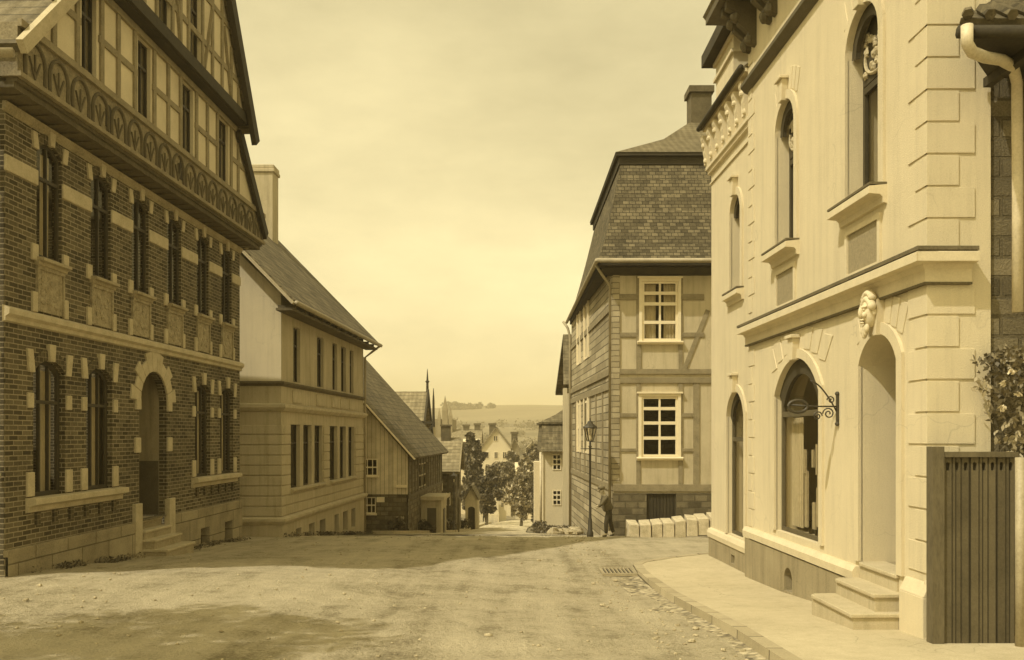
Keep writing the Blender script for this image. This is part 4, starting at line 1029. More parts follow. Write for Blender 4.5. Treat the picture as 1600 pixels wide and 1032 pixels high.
m = MB(); a = at(835,725,54); m.wbox(a.x, x9, 54, 56, -7, at(0,722,54).z); m.build('lean_to', FARW, b9)

# rubble heap
for k in range(22):
    px_ = random.uniform(856, 908); Y = random.uniform(33, 36); p = at(px_, 0, Y); r = random.uniform(.1, .28)
    m = MB(); m.blob((p.x, Y, gs(Y)+r*.5), r, r*.8, r*.65, .3, 7, 5); o = m.build('rock', ROCK)
    o['label'] = 'pale rough rock lying in the heap left of the street lamp'; o['category'] = 'rock'; o['group'] = 'heap of rocks by the cottage'
# weedy bank in front of the cottage
m = MB()
for k in range(30): Y = random.uniform(38, 52); leaves(m, (random.uniform(1.55, 2.6)+(Y-38)*-.02, Y, gs(Y)+.15), (.4,.4,.25), 70, .07)
m.build('weeds', LEAF3, kind='stuff')

# ================================================================== WHITE CORNER HOUSE (right front)
AR = 4.38
W1 = Fr(AR-.0229*9, 9, -.0229, 1, -1); LW = 9.25; BR = 6.25     # BR: length of projecting front part
W2 = Fr(W1.O.x, 9.0, 1, 0)                                       # narrow return wall facing the viewer
bw = thing('white_house', W1.p(4, -2.3), 'bright pale stucco corner house with arched windows and quoins at the right front', 'house')
v = lambda Y: (Y-9)*1.0003
opn = {'up1':(v(10.08),v(11.02),2.78,5.06,.46),'up2':(v(12.9),v(13.75),2.78,4.98,.42),'shop':(v(11.92),v(13.78),-1.46,1.1,.5),
       'door':(v(9.63),v(10.62),-1.53,1.14,.32)}
opf = {'up3':(v(16.05),v(16.75),2.62,4.4,.35),'low3':(v(15.82),v(16.98),-1.86,.8,.45)}
ventp = (v(12.85),v(13.2),-2.28,-1.93,.15)
MB().wall(W1, [(0,-1.74),(BR,-1.74),(BR,7.4),(0,7.4)], [arch(*o) for o in opn.values()], .42).build('front_wall', STUCCO, bw)
MB().wall(W1, [(BR,-2.0),(LW,-2.0),(LW,6.2),(BR,6.2)], [arch(*o) for o in opf.values()], .3, -.1).build('wing_wall', STUCCO, bw)
m = MB(); m.add([W1.p(BR,-3,-.1),W1.p(BR,-3,0),W1.p(BR,7.4,0),W1.p(BR,7.4,-.1)], [(0,1,2,3)])
m.add([W1.p(LW,-3.2,-.1),W1.p(LW,-3.2,-8),W1.p(LW,6.2,-8),W1.p(LW,6.2,-.1)], [(0,1,2,3)])
m.add([W1.p(LW,-3.2,-8),W1.p(0,-3.2,-8),W1.p(0,7.4,-8),W1.p(LW,7.4,-8)], [(0,1,2,3)])
m.add([W1.p(BR,6.2,-.1),W1.p(BR,6.2,-8),W1.p(BR,7.4,-8),W1.p(BR,7.4,-.1)], [(0,1,2,3)])
m.build('side_walls', STUCCO, bw)
xr2 = at(1548,0,9).x-W1.O.x
MB().wall(W2, [(0,-3),(xr2,-3),(xr2,7.4),(0,7.4)], [], .1).build('return_wall', STUCCO, bw)
MB().wall(W2, [(xr2,-3),(8,-3),(8,6.5),(xr2,6.5)], [], .1, -.04).build('rubble_wall', RUBBLE, bw)
# plinth
m = MB(); dsp = opn['door']
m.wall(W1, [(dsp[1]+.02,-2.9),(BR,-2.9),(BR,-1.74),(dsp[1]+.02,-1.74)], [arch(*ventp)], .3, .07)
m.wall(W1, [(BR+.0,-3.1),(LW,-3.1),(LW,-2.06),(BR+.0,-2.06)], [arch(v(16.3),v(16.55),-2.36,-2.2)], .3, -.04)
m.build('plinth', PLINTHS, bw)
m = MB(); m.mold(W1, dsp[1]+.02, BR+.05, [(0,-1.72),(.09,-1.72),(.1,-1.62),(.06,-1.56),(0,-1.56)]); m.mold(W1, BR+.06, LW+.03, [(-.1,-2.06),(-.02,-2.06),(-.01,-1.97),(-.04,-1.9),(-.1,-1.88)])
m.build('plinth_ledge', TRIM, bw)
m = MB(); o_ = ventp; m.box(W1, o_[0]-.05, o_[1]+.05, -.3, -.2, o_[2]-.05, o_[3]+.05); m.box(W1, v(16.25), v(16.6), -.3, -.25, -2.45, -2.1); m.build('vent_covers', BLACKWD, bw)
# corner pilaster base
m = MB(); m.box(W1, -.1, .42, -.1, .1, -2.8, -1.62); m.mold(W1, -.1, .42, [(0,-1.62),(.1,-1.62),(.03,-1.48),(0,-1.48)]); m.box(W2, -.09, .75, 0, .1, -2.8, -1.6); m.mold(W2, -.04, .75, [(0,-1.6),(.1,-1.6),(.03,-1.46),(0,-1.46)]); m.build('pilaster_base', STUCCO, bw, bevel=.01)
# quoins
m = MB(); zq = [1.6-(.322*k) for k in range(0, 11)]; zq2 = [1.87+.322*k for k in range(0, 17)]
def quo(z0, z1, k):
    a = .47 if k % 2 else .31; c = .40 if k % 2 else .25
    m.box(W2, -.014, a, -.05, .014, z0+.011, z1-.011)
    m.box(W1, .0, c, -.05, .014, z0+.011, z1-.011)
for k in range(9):
    z1 = hzq = 1.53-.326*k; quo(z1-.326, z1, k+1)
for k in range(16): z0 = 1.85+.323*k; quo(z0, z0+.323, k)
for k in range(30):      # quoins on the far edge of the projecting front
    z0 = -1.55+.3*k
    if 1.4 < z0 < 1.8 or z0 > 7: continue
    c = .34 if k % 2 else .2; m.box(W1, BR-c, BR+.012, -.05, .012, z0+.012, z0+.288)
m.build('quoin', STUCCO, bw, bevel=.003, seg=1)
# main cornices
prof = [(0,1.53),(.05,1.53),(.05,1.655),(.07,1.675),(.09,1.705),(.2,1.712),(.2,1.80),(.17,1.82),(0,1.83)]
m = MB(); m.mold(W1, 0, BR+.05, prof, 1, 0); m.mold(W2, 0, .42, [(d+.0, z) for d, z in prof], 1, 0)
m.build('string_cornice', TRIM, bw)
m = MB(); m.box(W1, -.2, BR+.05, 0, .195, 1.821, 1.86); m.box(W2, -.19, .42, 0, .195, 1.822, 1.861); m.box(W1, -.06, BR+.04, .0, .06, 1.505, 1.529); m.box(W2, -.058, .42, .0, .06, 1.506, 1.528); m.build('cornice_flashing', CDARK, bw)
m = MB(); m.mold(W1, -.02, BR+.08, [(0,5.82),(.05,5.84),(.12,5.92),(.12,5.98),(0,6.02)], 1, 0); m.mold(W2, 0, .7, [(0,5.82),(.05,5.84),(.12,5.92),(.12,5.98),(0,6.02)], 1, 0); m.build('upper_moulding', BROWNP, bw)
m = MB(); m.mold(W1, BR+.02, LW+.08, [(-.1,5.3),(-.04,5.32),(-.04,5.38),(.0,5.4),(.0,5.46),(-.1,5.48)]); m.box(W1, BR+.02, LW+.04, -.1, -.07, 5.1, 5.13); m.build('wing_cornice', TRIM, bw)
m = MB()
for k in range(7):
    u = BR+.25+k*.47; base_ = W1.p(u, 5.5, -.1)
    m.mold(W1, u, u+.16, [(-.1,5.48),(-.04,5.5),(-.02,5.62),(.02,5.78),(.03,5.95),(.07,6.05),(.07,6.12),(-.1,6.12)])
    m.blob(W1.p(u+.08,5.62,-.02), .05, .06, .06, .1, 8, 6); m.blob(W1.p(u+.08,5.93,.03), .05, .07, .06, .1, 8, 6)
    m.blob(W1.p(u+.3,5.75,-.08), .03, .07, .12, .3, 8, 6); m.tube([W1.p(u+.18,5.9,-.08),W1.p(u+.24,5.62,-.07),W1.p(u+.36,5.62,-.07),W1.p(u+.44,5.9,-.08)], .022, 6)
m.build('scroll_consoles', TRIM, bw, bevel=.008)
m = MB(); m.box(W1, BR+.02, LW+.1, -.3, .06, 6.2, 6.26); m.build('eaves_board', TRIM, bw)
m = MB(); m.slab(W1.p(BR+.02,6.27,.1), W1.p(LW+.15,6.27,.1), W1.p(LW+.15,8.6,-2.6), W1.p(BR+.02,8.6,-2.6), .0001+.04)
m.slab(W1.p(BR+.02,6.3,-5.6), W1.p(LW+.15,6.3,-5.6), W1.p(LW+.15,8.6,-2.6), W1.p(BR+.02,8.6,-2.6), .05)
m.build('wing_roof', TILE_S, bw)
m = MB(); m.tube([W1.p(BR+.02,6.27,.13),W1.p(LW+.15,6.27,.13)], .05, 8); m.build('gutter', BLACKWD, bw, smooth=True)
# big eaves on consoles
m = MB()
for k in range(6):
    for s in (0, .26):
        u = BR-.45-k*1.08+s
        m.mold(W1, u, u+.13, [(0,6.45),(.1,6.48),(.14,6.66),(.3,6.8),(.34,6.98),(.5,7.05),(.5,7.18),(0,7.18)]); m.blob(W1.p(u+.065,6.55,.1), .09, .085, .1, .1, 8, 6); m.blob(W1.p(u+.065,6.92,.33), .1, .085, .1, .1, 8, 6)
m.build('eaves_brackets', BROWNP, bw)
m = MB(); m.box(W1, -.6, BR+.5, -.3, .62, 7.19, 7.34); m.box(W2, -.6, 1.2, -.2, .6, 7.192, 7.342); m.build('eaves_board', BROWNP, bw)
m = MB(); m.slab(W1.p(-.65,7.36,.66), W1.p(BR+.55,7.36,.66), W1.p(BR+.55,11,-3.8), W1.p(-.65,11,-3.8), .1); m.slab(W1.p(-.65,7.36,-8.4), W1.p(BR+.55,7.36,-8.4), W1.p(BR+.55,11,-3.8), W1.p(-.65,11,-3.8), .1); m.build('roof', TILE_S, bw)
m = MB(); m.add([W1.p(0,7.3,0),W1.p(0,7.3,-8),W1.p(0,10.8,-3.9)], [(0,1,2)]); m.add([W1.p(BR,7.3,0),W1.p(BR,7.3,-8),W1.p(BR,10.8,-3.9)], [(0,1,2)]); m.build('gable_ends', STUCCO, bw)
# dormer turret over the wing
tx = W1.p(8.2, 0, -.35).x; ty = 17.2
tl = at(1146,0,16.4).x
m = MB(); m.wbox(tl, tl+1.4, 16.4, 17.8, 6.4, 7.35); tur = m.build('turret', STUCCO, bw)
m = MB(); m.wbox(tl-.05,tl+1.45,16.35,17.85,7.0,7.06); m.wbox(tl-.05,tl+1.45,16.34,17.86,7.3,7.38); m.build('turret_band', TRIM, tur)
m = MB(); m.wbox(tl-.24,tl+1.64,16.16,18.04,7.38,7.62); m.build('turret_eaves', BLACKWD, tur)
m = MB(); r_ = [(tl-.2,16.2),(tl+1.6,16.2),(tl+1.6,18),(tl-.2,18)]
m.add([(x,y,7.62) for x, y in r_]+[(tl+.45,16.85,9.2),(tl+.95,16.85,9.2),(tl+.95,17.35,9.2),(tl+.45,17.35,9.2),(tl+.7,17.1,11)], [(0,1,5,4),(1,2,6,5),(2,3,7,6),(3,0,4,7),(4,5,8),(5,6,8),(6,7,8),(7,4,8)]); m.build('turret_roof', TILE_S, tur)
m = MB(); m.wbox(tl+.45,tl+.95,16.36,16.4,6.55,6.98); m.build('turret_window', DARKP, tur)
# windows
def surround(w, F, o, proud=.035, wd=.13, base=0, keyz=.28, vous=True, head=False):
    u0, u1, z0, z1, rise = o; m = MB(); A = arch(u0, u1, z0, z1, rise, 16)[1:]+[arch(u0,u1,z0,z1,rise,16)[0]]
    uc = (u0+u1)/2; B = arch(u0-wd, u1+wd, z0, z1+wd, rise+wd*.55 if rise < (u1-u0)/2-.02 else rise+wd, 16)[1:]; B.append((u0-wd, z0)); n = len(A)
    A = arch(u0, u1, z0, z1, rise, 16)[1:]; A.append((u0, z0))
    vs = [F.p(u,z,base-.02) for u, z in A]+[F.p(u,z,base-.02) for u, z in B]+[F.p(u,z,base+proud) for u, z in A]+[F.p(u,z,base+proud) for u, z in B]
    fs = []
    for i in range(n-1):
        j = i+1; fs += [(2*n+i,2*n+j,3*n+j,3*n+i),(i,j,2*n+j,2*n+i),(n+i,3*n+i,3*n+j,n+j)]
    fs += [(0,2*n,3*n,n),(n-1,2*n-1,4*n-1,3*n-1)]
    m.add(vs, fs); m.build('surround', STUCCO, w)
    m = MB()
    if not head: m.prism([F.p(uc-.07,z1-.03,base), F.p(uc+.07,z1-.03,base), F.p(uc+.11,z1+keyz,base), F.p(uc-.11,z1+keyz,base)], F.n*.1); m.box(F, uc-.14, uc+.14, base, base+.14, z1+keyz, z1+keyz+.05)
    if vous:
        for s in (-1, 1):
            for k in range(3):
                a = s*(.18+.17*k); ca = s*(.18+.17*k+.14)
                z_ = archz(uc+a*(u1-u0)*.6, u0, u1, z1, rise)+wd+.01; m.prism([F.p(uc+a*(u1-u0)*.9,z_-.02-.02*k,base-.01),F.p(uc+ca*(u1-u0)*.9,z_-.05-.03*k,base-.01),F.p(uc+ca*(u1-u0)*1.12,z_+.26-.03*k,base-.01),F.p(uc+a*(u1-u0)*1.12,z_+.3-.02*k,base-.01)], F.n*.022)
    if m.v: m.build('keystone', STUCCO, w, bevel=.008)
for nm, o in list(opn.items())+list(opf.items()):
    if nm == 'door': continue
    u0, u1, z0, z1, rise = o; bs = 0 if nm in opn else -.1
    hbz = {'up1':(4.2,),'up2':(4.15,),'up3':(3.9,),'shop':(.31,),'low3':(-.08,)}[nm]
    vb_ = () if nm in ('shop','low3') else (.5,)
    w = window(bw, W1, u0, u1, z0, z1, rise, (.24 if nm[0] == 'u' else .13), .06, vb_, hbz, DARKP if nm[0] == 'u' else BROWNP, base=bs, name='shop_window' if nm == 'shop' else 'window', bt=.05, curtain=0)
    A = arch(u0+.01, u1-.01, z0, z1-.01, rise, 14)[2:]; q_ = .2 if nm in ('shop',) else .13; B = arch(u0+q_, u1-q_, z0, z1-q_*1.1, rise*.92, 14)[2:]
    m = MB(); k_ = len(A); dq = bs-.05; m.add([W1.p(a, z, dq) for a, z in A]+[W1.p(a, z, dq) for a, z in B]+[W1.p(a, z, dq-.06) for a, z in A]+[W1.p(a, z, dq-.06) for a, z in B], [f for i in range(k_-1) for f in ((i,i+1,k_+i+1,k_+i),(k_+i,k_+i+1,3*k_+i+1,3*k_+i))]); m.build('arch_shadow_ring', DARKP, w)  # dark ring standing in for the shadow under the arch head
    surround(w, W1, o, base=bs, vous=(nm in ('shop', 'up2', 'up1')))
    if nm[0] == 'u':
        pj = .2 if nm != 'up3' else .14
        MB().mold(W1, u0-.16, u1+.16, [(bs,z0-.21),(bs+.04,z0-.2),(bs+.05,z0-.14),(bs+.08,z0-.11),(bs+pj,z0-.1),(bs+pj,z0-.02),(bs,z0-.0)]).build('sill', TRIM, w)
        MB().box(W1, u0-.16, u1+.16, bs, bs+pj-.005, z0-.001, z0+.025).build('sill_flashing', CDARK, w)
        if nm != 'up3':
            m = MB(); m.box(W1, u0+.04, u1-.04, 0, .008, 1.96, 2.44); m.build('apron_panel', PANELG, w)
            m = MB(); m.box(W1, u0-.03, u0+.04, 0, .03, 1.9, 2.5); m.box(W1, u1-.04, u1+.03, 0, .03, 1.9, 2.5); m.box(W1, u0+.04, u1-.04, 0, .03, 2.44, 2.5); m.box(W1, u0+.04, u1-.04, 0, .03, 1.9, 1.96); m.build('apron_frame', TRIM, w)
        # fancy transom drapery in the arch head
        m = MB(); zb = z1-rise-.35
        P = arch(u0+.05,u1-.05,zb,z1-.05,rise*.9,10); m.prism([W1.p(a, z, bs-.2) for a, z in P], W1.n*.02)
        m.build('tympanum', DARKP, w); m = MB()
        for k in range(26): m.blob(W1.p(random.uniform(u0+.12,u1-.12), random.uniform(zb+.1,z1-rise*.5), bs-.17), .03, .05, .05, .35, 7, 5)
        for s_ in (-1, 1): m.tube([W1.p((u0+u1)/2+s_*(u1-u0)*.36*math.sin(t), zb+.05+.5*rise*(1-math.cos(t)), bs-.165) for t in [i*.25 for i in range(9)]], .022, 6)
        m.build('carved_tympanum', STUCCO2, w)
    else:
        # curtains and display
        m = MB(); wd = u1-u0; k = 14
        for a, c in (((.72,.98),) if nm == 'shop' else ((.45,.8),)):
            ua, ub = u0+wd*a, u0+wd*c; vs = []
            for i in range(k+1):
                u = ua+(ub-ua)*i/k; off = bs-.24+.03*math.sin(i*2.2); vs += [W1.p(u,z0+.08,off), W1.p(u,hbz[0]-.05,off)]
            m.add(vs, [(2*i,2*i+2,2*i+3,2*i+1) for i in range(k)])
        m.build('curtain', CURTAIN, w, smooth=True)
        m = MB()
        for i in range(5):
            a = u0+wd*(.12+.1*i); vs = []
            m.box(W1, a, a+.09+.03*(i % 2), bs-.3-.03*i, bs-.26-.02*i, z0+.3+.13*(i % 3), z0+1.25-.17*(i % 2))
        m.box(W1, u0+.05, u1-.05, bs-1.1, bs-.16, z0-.1, z0+.02); m.box(W1, u0+.1, u1-.6, bs-.7, bs-.35, z0+.28, z0+.32)
        m.build('display', STUCCO2, w)
        m = MB()
        for i in range(9): m.lathe(W1.p(u0+wd*(.1+.065*i), z0+.02, bs-.3-.06*(i % 2)), [(.04,0),(.06,.05),(.05,.12+.03*(i % 3)),(.02,.16),(.02,.2)], 8)
        m.build('wares', BROWNP, w, smooth=True)
        m = MB()
        for i in (0, 1, 3, 4, 6): a = u0+wd*(.06+.085*i); m.box(W1, a, a+.1, bs-.22, bs-.19, z0+.12+.05*(i % 2), z0+.5+.22*((i*3) % 4)); m.box(W1, a+.02, a+.07, bs-.2, bs-.17, z0+.9+.1*(i % 3), z0+1.25+.08*(i % 2))
        m.build('cards', PLAST2, w)
# bottom slope of the shop windows
# door
o = opn['door']; fr = thing  # noqa
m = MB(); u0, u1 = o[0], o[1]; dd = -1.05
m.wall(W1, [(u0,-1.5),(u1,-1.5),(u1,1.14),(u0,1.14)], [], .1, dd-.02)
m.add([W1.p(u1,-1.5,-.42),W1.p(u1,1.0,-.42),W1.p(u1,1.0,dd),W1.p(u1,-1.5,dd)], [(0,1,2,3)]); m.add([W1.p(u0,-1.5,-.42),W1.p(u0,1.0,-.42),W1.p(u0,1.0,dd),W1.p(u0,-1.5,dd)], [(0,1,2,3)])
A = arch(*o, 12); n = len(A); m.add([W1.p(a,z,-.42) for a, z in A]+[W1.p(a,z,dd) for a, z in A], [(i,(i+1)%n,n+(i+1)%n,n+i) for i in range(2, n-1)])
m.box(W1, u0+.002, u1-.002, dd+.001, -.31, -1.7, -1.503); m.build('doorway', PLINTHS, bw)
m = MB(); m.box(W1, u0+.05, u1-.05, dd, dd+.05, -1.5, .6)
for a in (.1,.55):
    for z_ in (-1.4,-.6,.05): m.box(W1, u0+a, u0+a+.34, dd+.05, dd+.075, z_, z_+.5)
dd_ = m.build('door', BROWNP, bw, bevel=.008)
m = MB(); m.tube([W1.p(u0+.2,-.55,dd+.06),W1.p(u0+.2,-.55,dd+.12),W1.p(u0+.31,-.55,dd+.12)], .013); m.build('handle', IRON, dd_)
dw = MB(); dw.box(W1, u0-.02, u0, -.01, .02, -1.5, -1.45); dso = dw.build('door_surround', STUCCO, bw); surround(dso, W1, (u0,u1,-1.5,1.14,.32), head=True, vous=True)
# carved head keystone over the door
uc = (u0+u1)/2; m = MB(); hc = W1.p(uc, 1.38, .13)
def hp(a, z, d): return W1.p(uc+a, 1.38+z, .1+d)
def ell(m, c, a, d, z, jit=.0, seg=14, rings=10):
    vs = []
    for i in range(rings+1):
        th = math.pi*i/rings
        for k in range(seg):
            ph = 2*math.pi*k/seg; vs.append(c+W1.U*(a*math.sin(th)*math.cos(ph))+W1.n*(d*math.sin(th)*math.sin(ph))+Vector((0,0,z*math.cos(th))))
    m.add(vs, [(i*seg+k,i*seg+(k+1)%seg,(i+1)*seg+(k+1)%seg,(i+1)*seg+k) for i in range(rings) for k in range(seg)])
ell(m, hp(0,0,.0), .105, .1, .17); ell(m, hp(0,.06,.08), .085, .03, .022); ell(m, hp(0,.0,.11), .022, .03, .06)
for s in (-1,1): ell(m, hp(s*.045,-.03,.085), .03, .03, .035); ell(m, hp(s*.04,.03,.092), .018, .014, .012); ell(m, hp(s*.11,.0,.0), .02, .03, .045)
ell(m, hp(0,-.085,.1), .05, .02, .014); ell(m, hp(0,-.115,.095), .04, .02, .014)
for k in range(10): a = random.uniform(-.07,.07); ell(m, hp(a, -.17-random.random()*.08, .06), .03, .03, .05)
for k in range(13): a = -1+2*k/12; ell(m, hp(a*.12, .15-.09*a*a, .03), .035, .05, .045)
for k in range(9): a = -1+2*k/8; ell(m, hp(a*.1, .22-.06*a*a, .02), .035, .05, .04)
m.build('carved_head', TRIM, bw, smooth=True)
m = MB(); m.prism([W1.p(uc-.1,1.12,0),W1.p(uc+.1,1.12,0),W1.p(uc+.14,1.52,0),W1.p(uc-.14,1.52,0)], W1.n*.08); m.build('keystone', STUCCO, bw)
# door steps
for k, (zt, pj, a, c) in enumerate(((-1.5,.02,u0+.0,u1-.0),(-1.69,.3,u0-.1,u1-.0),(-1.88,.58,u0-.2,u1+.02))):
    m = MB(); m.box(W1, a, c, -.4 if k == 0 else .0, pj, zt-.3, zt-.045); m.build('step', STUCCO2, bw)
    cc = W1.p; r = .12; pr_ = [(a-.02,0),(a-.02,pj+.03),(c-.05,pj+.03),(c+.02,pj-.04),(c+.03,0)]
    m = MB(); m.prism([W1.p(x_, zt-.045, d_-(.3 if d_ == 0 and k == 0 else 0)) for x_, d_ in pr_], (0,0,.045)); m.build('step', PAVE, bw, bevel=.01)
# hanging shop sign bracket
ub = v(11.3); sb = thing('sign_bracket', W1.p(ub, .3, .0), 'wrought iron shop bracket with scrolls and an oval ring on the white house wall', 'sign bracket')
m = MB(); m.box(W1, ub-.02, ub+.02, .005, .03, .16, .5); m.blob(W1.p(ub,.52,.02), .03, .03, .03, 0, 8, 6); m.blob(W1.p(ub,.14,.02), .03, .03, .03, 0, 8, 6); m.build('wall_plate', IRON, sb)
m = MB(); m.tube([W1.p(ub,.36,.02), W1.p(ub,.36,.3), W1.p(ub,.38,.62)], .011, 6)
m.tube([W1.p(ub,.3,.03)]+[W1.p(ub,.36+.32*math.sin(t*1.5)*1.0,.06+.3*t) for t in [i/10 for i in range(1, 11)]], .01, 6)
def spiral(cz_, cd, r0, turns, s): return [W1.p(ub, cz_+r0*(1-t*.8)*math.sin(t*turns*6.283), cd+s*r0*(1-t*.8)*math.cos(t*turns*6.283)) for t in [i/24 for i in range(25)]]
m.tube(spiral(.27,.13,.075,1.6,1), .009, 6); m.tube(spiral(.24,.27,.06,1.5,-1), .009, 6); m.tube(spiral(.44,.1,.05,1.4,1), .009, 6); m.build('scrolls', IRON, sb, smooth=True)
m = MB(); m.tube([W1.p(ub, .36+.075*math.sin(t), .52+.12*math.cos(t)) for t in [6.2832*i/24 for i in range(25)]], .02, 8, False); m.build('oval_ring', IRON, sb, smooth=True)
# neighbour roof corner, pipe
bn = thing('lean_to_roof', (5.5, 8.6, 3.6), 'dark tiled eaves corner with curved downpipe at the upper right edge', 'roof')
m = MB(); e = at(1484,50,8.2); xl = e.x
m.slab((xl,8.0,3.72),(9,8.0,3.72),(9,8.95,4.35),(xl+.8,8.95,4.35),.06); m.build('tiles', TILE_L, bn)
m = MB()
for k in range(24): x = xl+.05+k*.2; m.tube([(x,7.97,3.74),(x+.03,8.03+min(.6,.0+k*.15),3.79+min(.4,k*.1))], .05, 6)
m.build('ridge_rolls', TILE_L, bn)
m = MB(); m.prism([(xl+.03,8.05,3.56),(9,8.05,3.56),(9,8.94,3.56),(xl+.75,8.94,3.56)], (0,0,.07))
for k in range(8): m.wbox(xl+.7+k*.5,xl+.78+k*.5,8.1,8.95,3.47,3.56)
m.build('rafters', BLACKWD, bn)
m = MB(); m.tube([(xl-.02,8.0,3.6),(9,8.0,3.6)], .06, 8); m.build('gutter', BLACKWD, bn, smooth=True)
m = MB(); pc = lambda x, y, Y: at(x, y, Y)
m.tube([pc(1511,40,7.93),pc(1511,68,7.93),pc(1519,82,7.98),pc(1540,90,8.1),pc(1565,94,8.3),pc(1583,104,8.55),pc(1589,130,8.8),pc(1590,300,8.8),pc(1590,488,8.8)], .052, 10)
m.build('downpipe', ZINCL, bn, smooth=True)
# gate
gt = thing('wooden_gate', (4.6, 8.6, gs(8.6)), 'tall dark plank gate with round holes along its top edge', 'gate')
YG = 8.65; gl, gr_ = at(1474,0,YG).x, at(1586,0,YG).x; gz = at(0,708,YG).z
m = MB(); bwid = (gr_-gl)/8
Fg = Fr(gl, YG, 1, 0)
for k in range(8):
    h = arch(k*bwid+bwid*.32, k*bwid+bwid*.68, gz-.17, gz-.09, .03, 6)
    m.wall(Fg, [(k*bwid+.006,-2.15),((k+1)*bwid-.006,-2.15),((k+1)*bwid-.006,gz-.03),(k*bwid+.006,gz-.03)], [h], .03)
    m.box(Fg, k*bwid+.004, k*bwid+.008, -.03, 0, -2.05, gz-.03)
m.build('planks', GATEB, gt)
m = MB(); m.wbox(gl,gr_,YG+.035,YG+.08,-2.05,gz-.04); m.build('backing', BLACKWD, gt)
m = MB(); m.wbox(gl-.0,gr_+.02,YG-.03,YG+.1,gz-.04,gz+.01); m.build('top_rail', TIMBER, gt)
m = MB(); a = at(1455,0,YG).x; m.wbox(a, gl-.004, YG-.03, YG+.1, -2.2, at(0,698,YG).z); m.build('post', TIMBER, gt)
m = MB(); p = at(1594,760,8.5); m.tube([(p.x,8.5,-2.1),(p.x,8.5,at(0,715,8.5).z)], .045, 10); m.build('post', ZINC, gt, smooth=True)
Fg2 = Fr(p.x+.06, YG, 1, 0); m = MB()
for k in range(10): m.box(Fg2, k*.12, k*.12+.11, -.03, 0, -2.05, gz-.05)
m.build('planks', GATEB, gt)
# rose bush
rb = thing('rose_bush', (5.2, 8.75, gs(8.8)), 'climbing rose bush with pale blooms above the wooden gate', 'shrub')
m = MB(); blobs = ((1595,575,.26,.16),(1560,600,.25,.2),(1585,640,.28,.25),(1600,690,.3,.25),(1575,560,.2,.12),(1540,562,.16,.06),(1620,600,.4,.4))
for px_, py_, r, h in blobs: c = at(px_, py_, 8.8); leaves(m, c, (r, .16, h), 170 if r > .18 else 30, .035)
m.build('foliage', LEAF3, rb)
m = MB()
for k in range(5): x = 5.05+k*.09; m.tube([(x+.3,8.85,-2),(x+.1,8.85,-.6),(x-.1+.05*k,8.8,.3),(x-.25,8.75,.75)], [.014,.01,.008,.004], 5)
m.build('stems', BARK, rb)
m = MB()
for px_, py_ in ((1568,600),(1566,638),(1592,615),(1580,580)): c = at(px_,py_,8.62); leaves(m, c, (.035,.03,.03), 18, .022)
m.build('blooms', PETAL, rb)

# ================================================================== STREET LAMPS
def lamp(loc, H, label, s=1, group='street lamps'):
    b = thing('street_lamp', loc, label, 'street lamp', group); x, y, z = loc
    m = MB(); m.lathe(loc, [(.10,-.1),(.10,.12),(.07,.18),(.06,.5),(.042,.55),(.034,1.0),(.03,H-.75),(.055,H-.72),(.03,H-.68),(.025,H-.55)], 10); m.build('post', IRON, b, smooth=True)
    m = MB(); m.tube([(x-.28,y,z+H-.78),(x+.28,y,z+H-.78)], .015, 6); m.build('ladder_bar', IRON, b)
    m = MB(); zb, zt = z+H-.55, z+H-.15; q = 6
    lo = [(x+.09*math.cos(k*1.0472),y+.09*math.sin(k*1.0472),zb) for k in range(6)]; hi = [(x+.19*math.cos(k*1.0472),y+.19*math.sin(k*1.0472),zt) for k in range(6)]
    for a, c in zip(lo, hi): m.tube([a, c], .012, 5)
    m.tube(lo+[lo[0]], .014, 5); m.tube(hi+[hi[0]], .016, 5); lan = m.build('lantern', IRON, b)
    m = MB(); m.add(lo+hi, [(k,(k+1)%6,6+(k+1)%6,6+k) for k in range(6)]); m.build('glazing', GLASS, lan)
    m = MB(); m.lathe((x,y,zb), [(.03,0),(.05,.05),(.045,.16),(.02,.2)], 8); m.build('burner', WHITEP, lan)
    m = MB(); m.lathe((x,y,zt), [(.22,0),(.2,.03),(.09,.12),(.07,.18),(.02,.2),(.015,.28)], 10); m.build('cap', IRON, lan)
    return b
lamp((at(922,0,26.5).x, 26.5, gs(26.5)), 3.38, 'iron street lamp with glass lantern in front of the half timbered house')
lamp((at(709,0,55).x, 55.2, gs(55)+.1), 3.5, 'small distant street lamp by the ivy covered house')

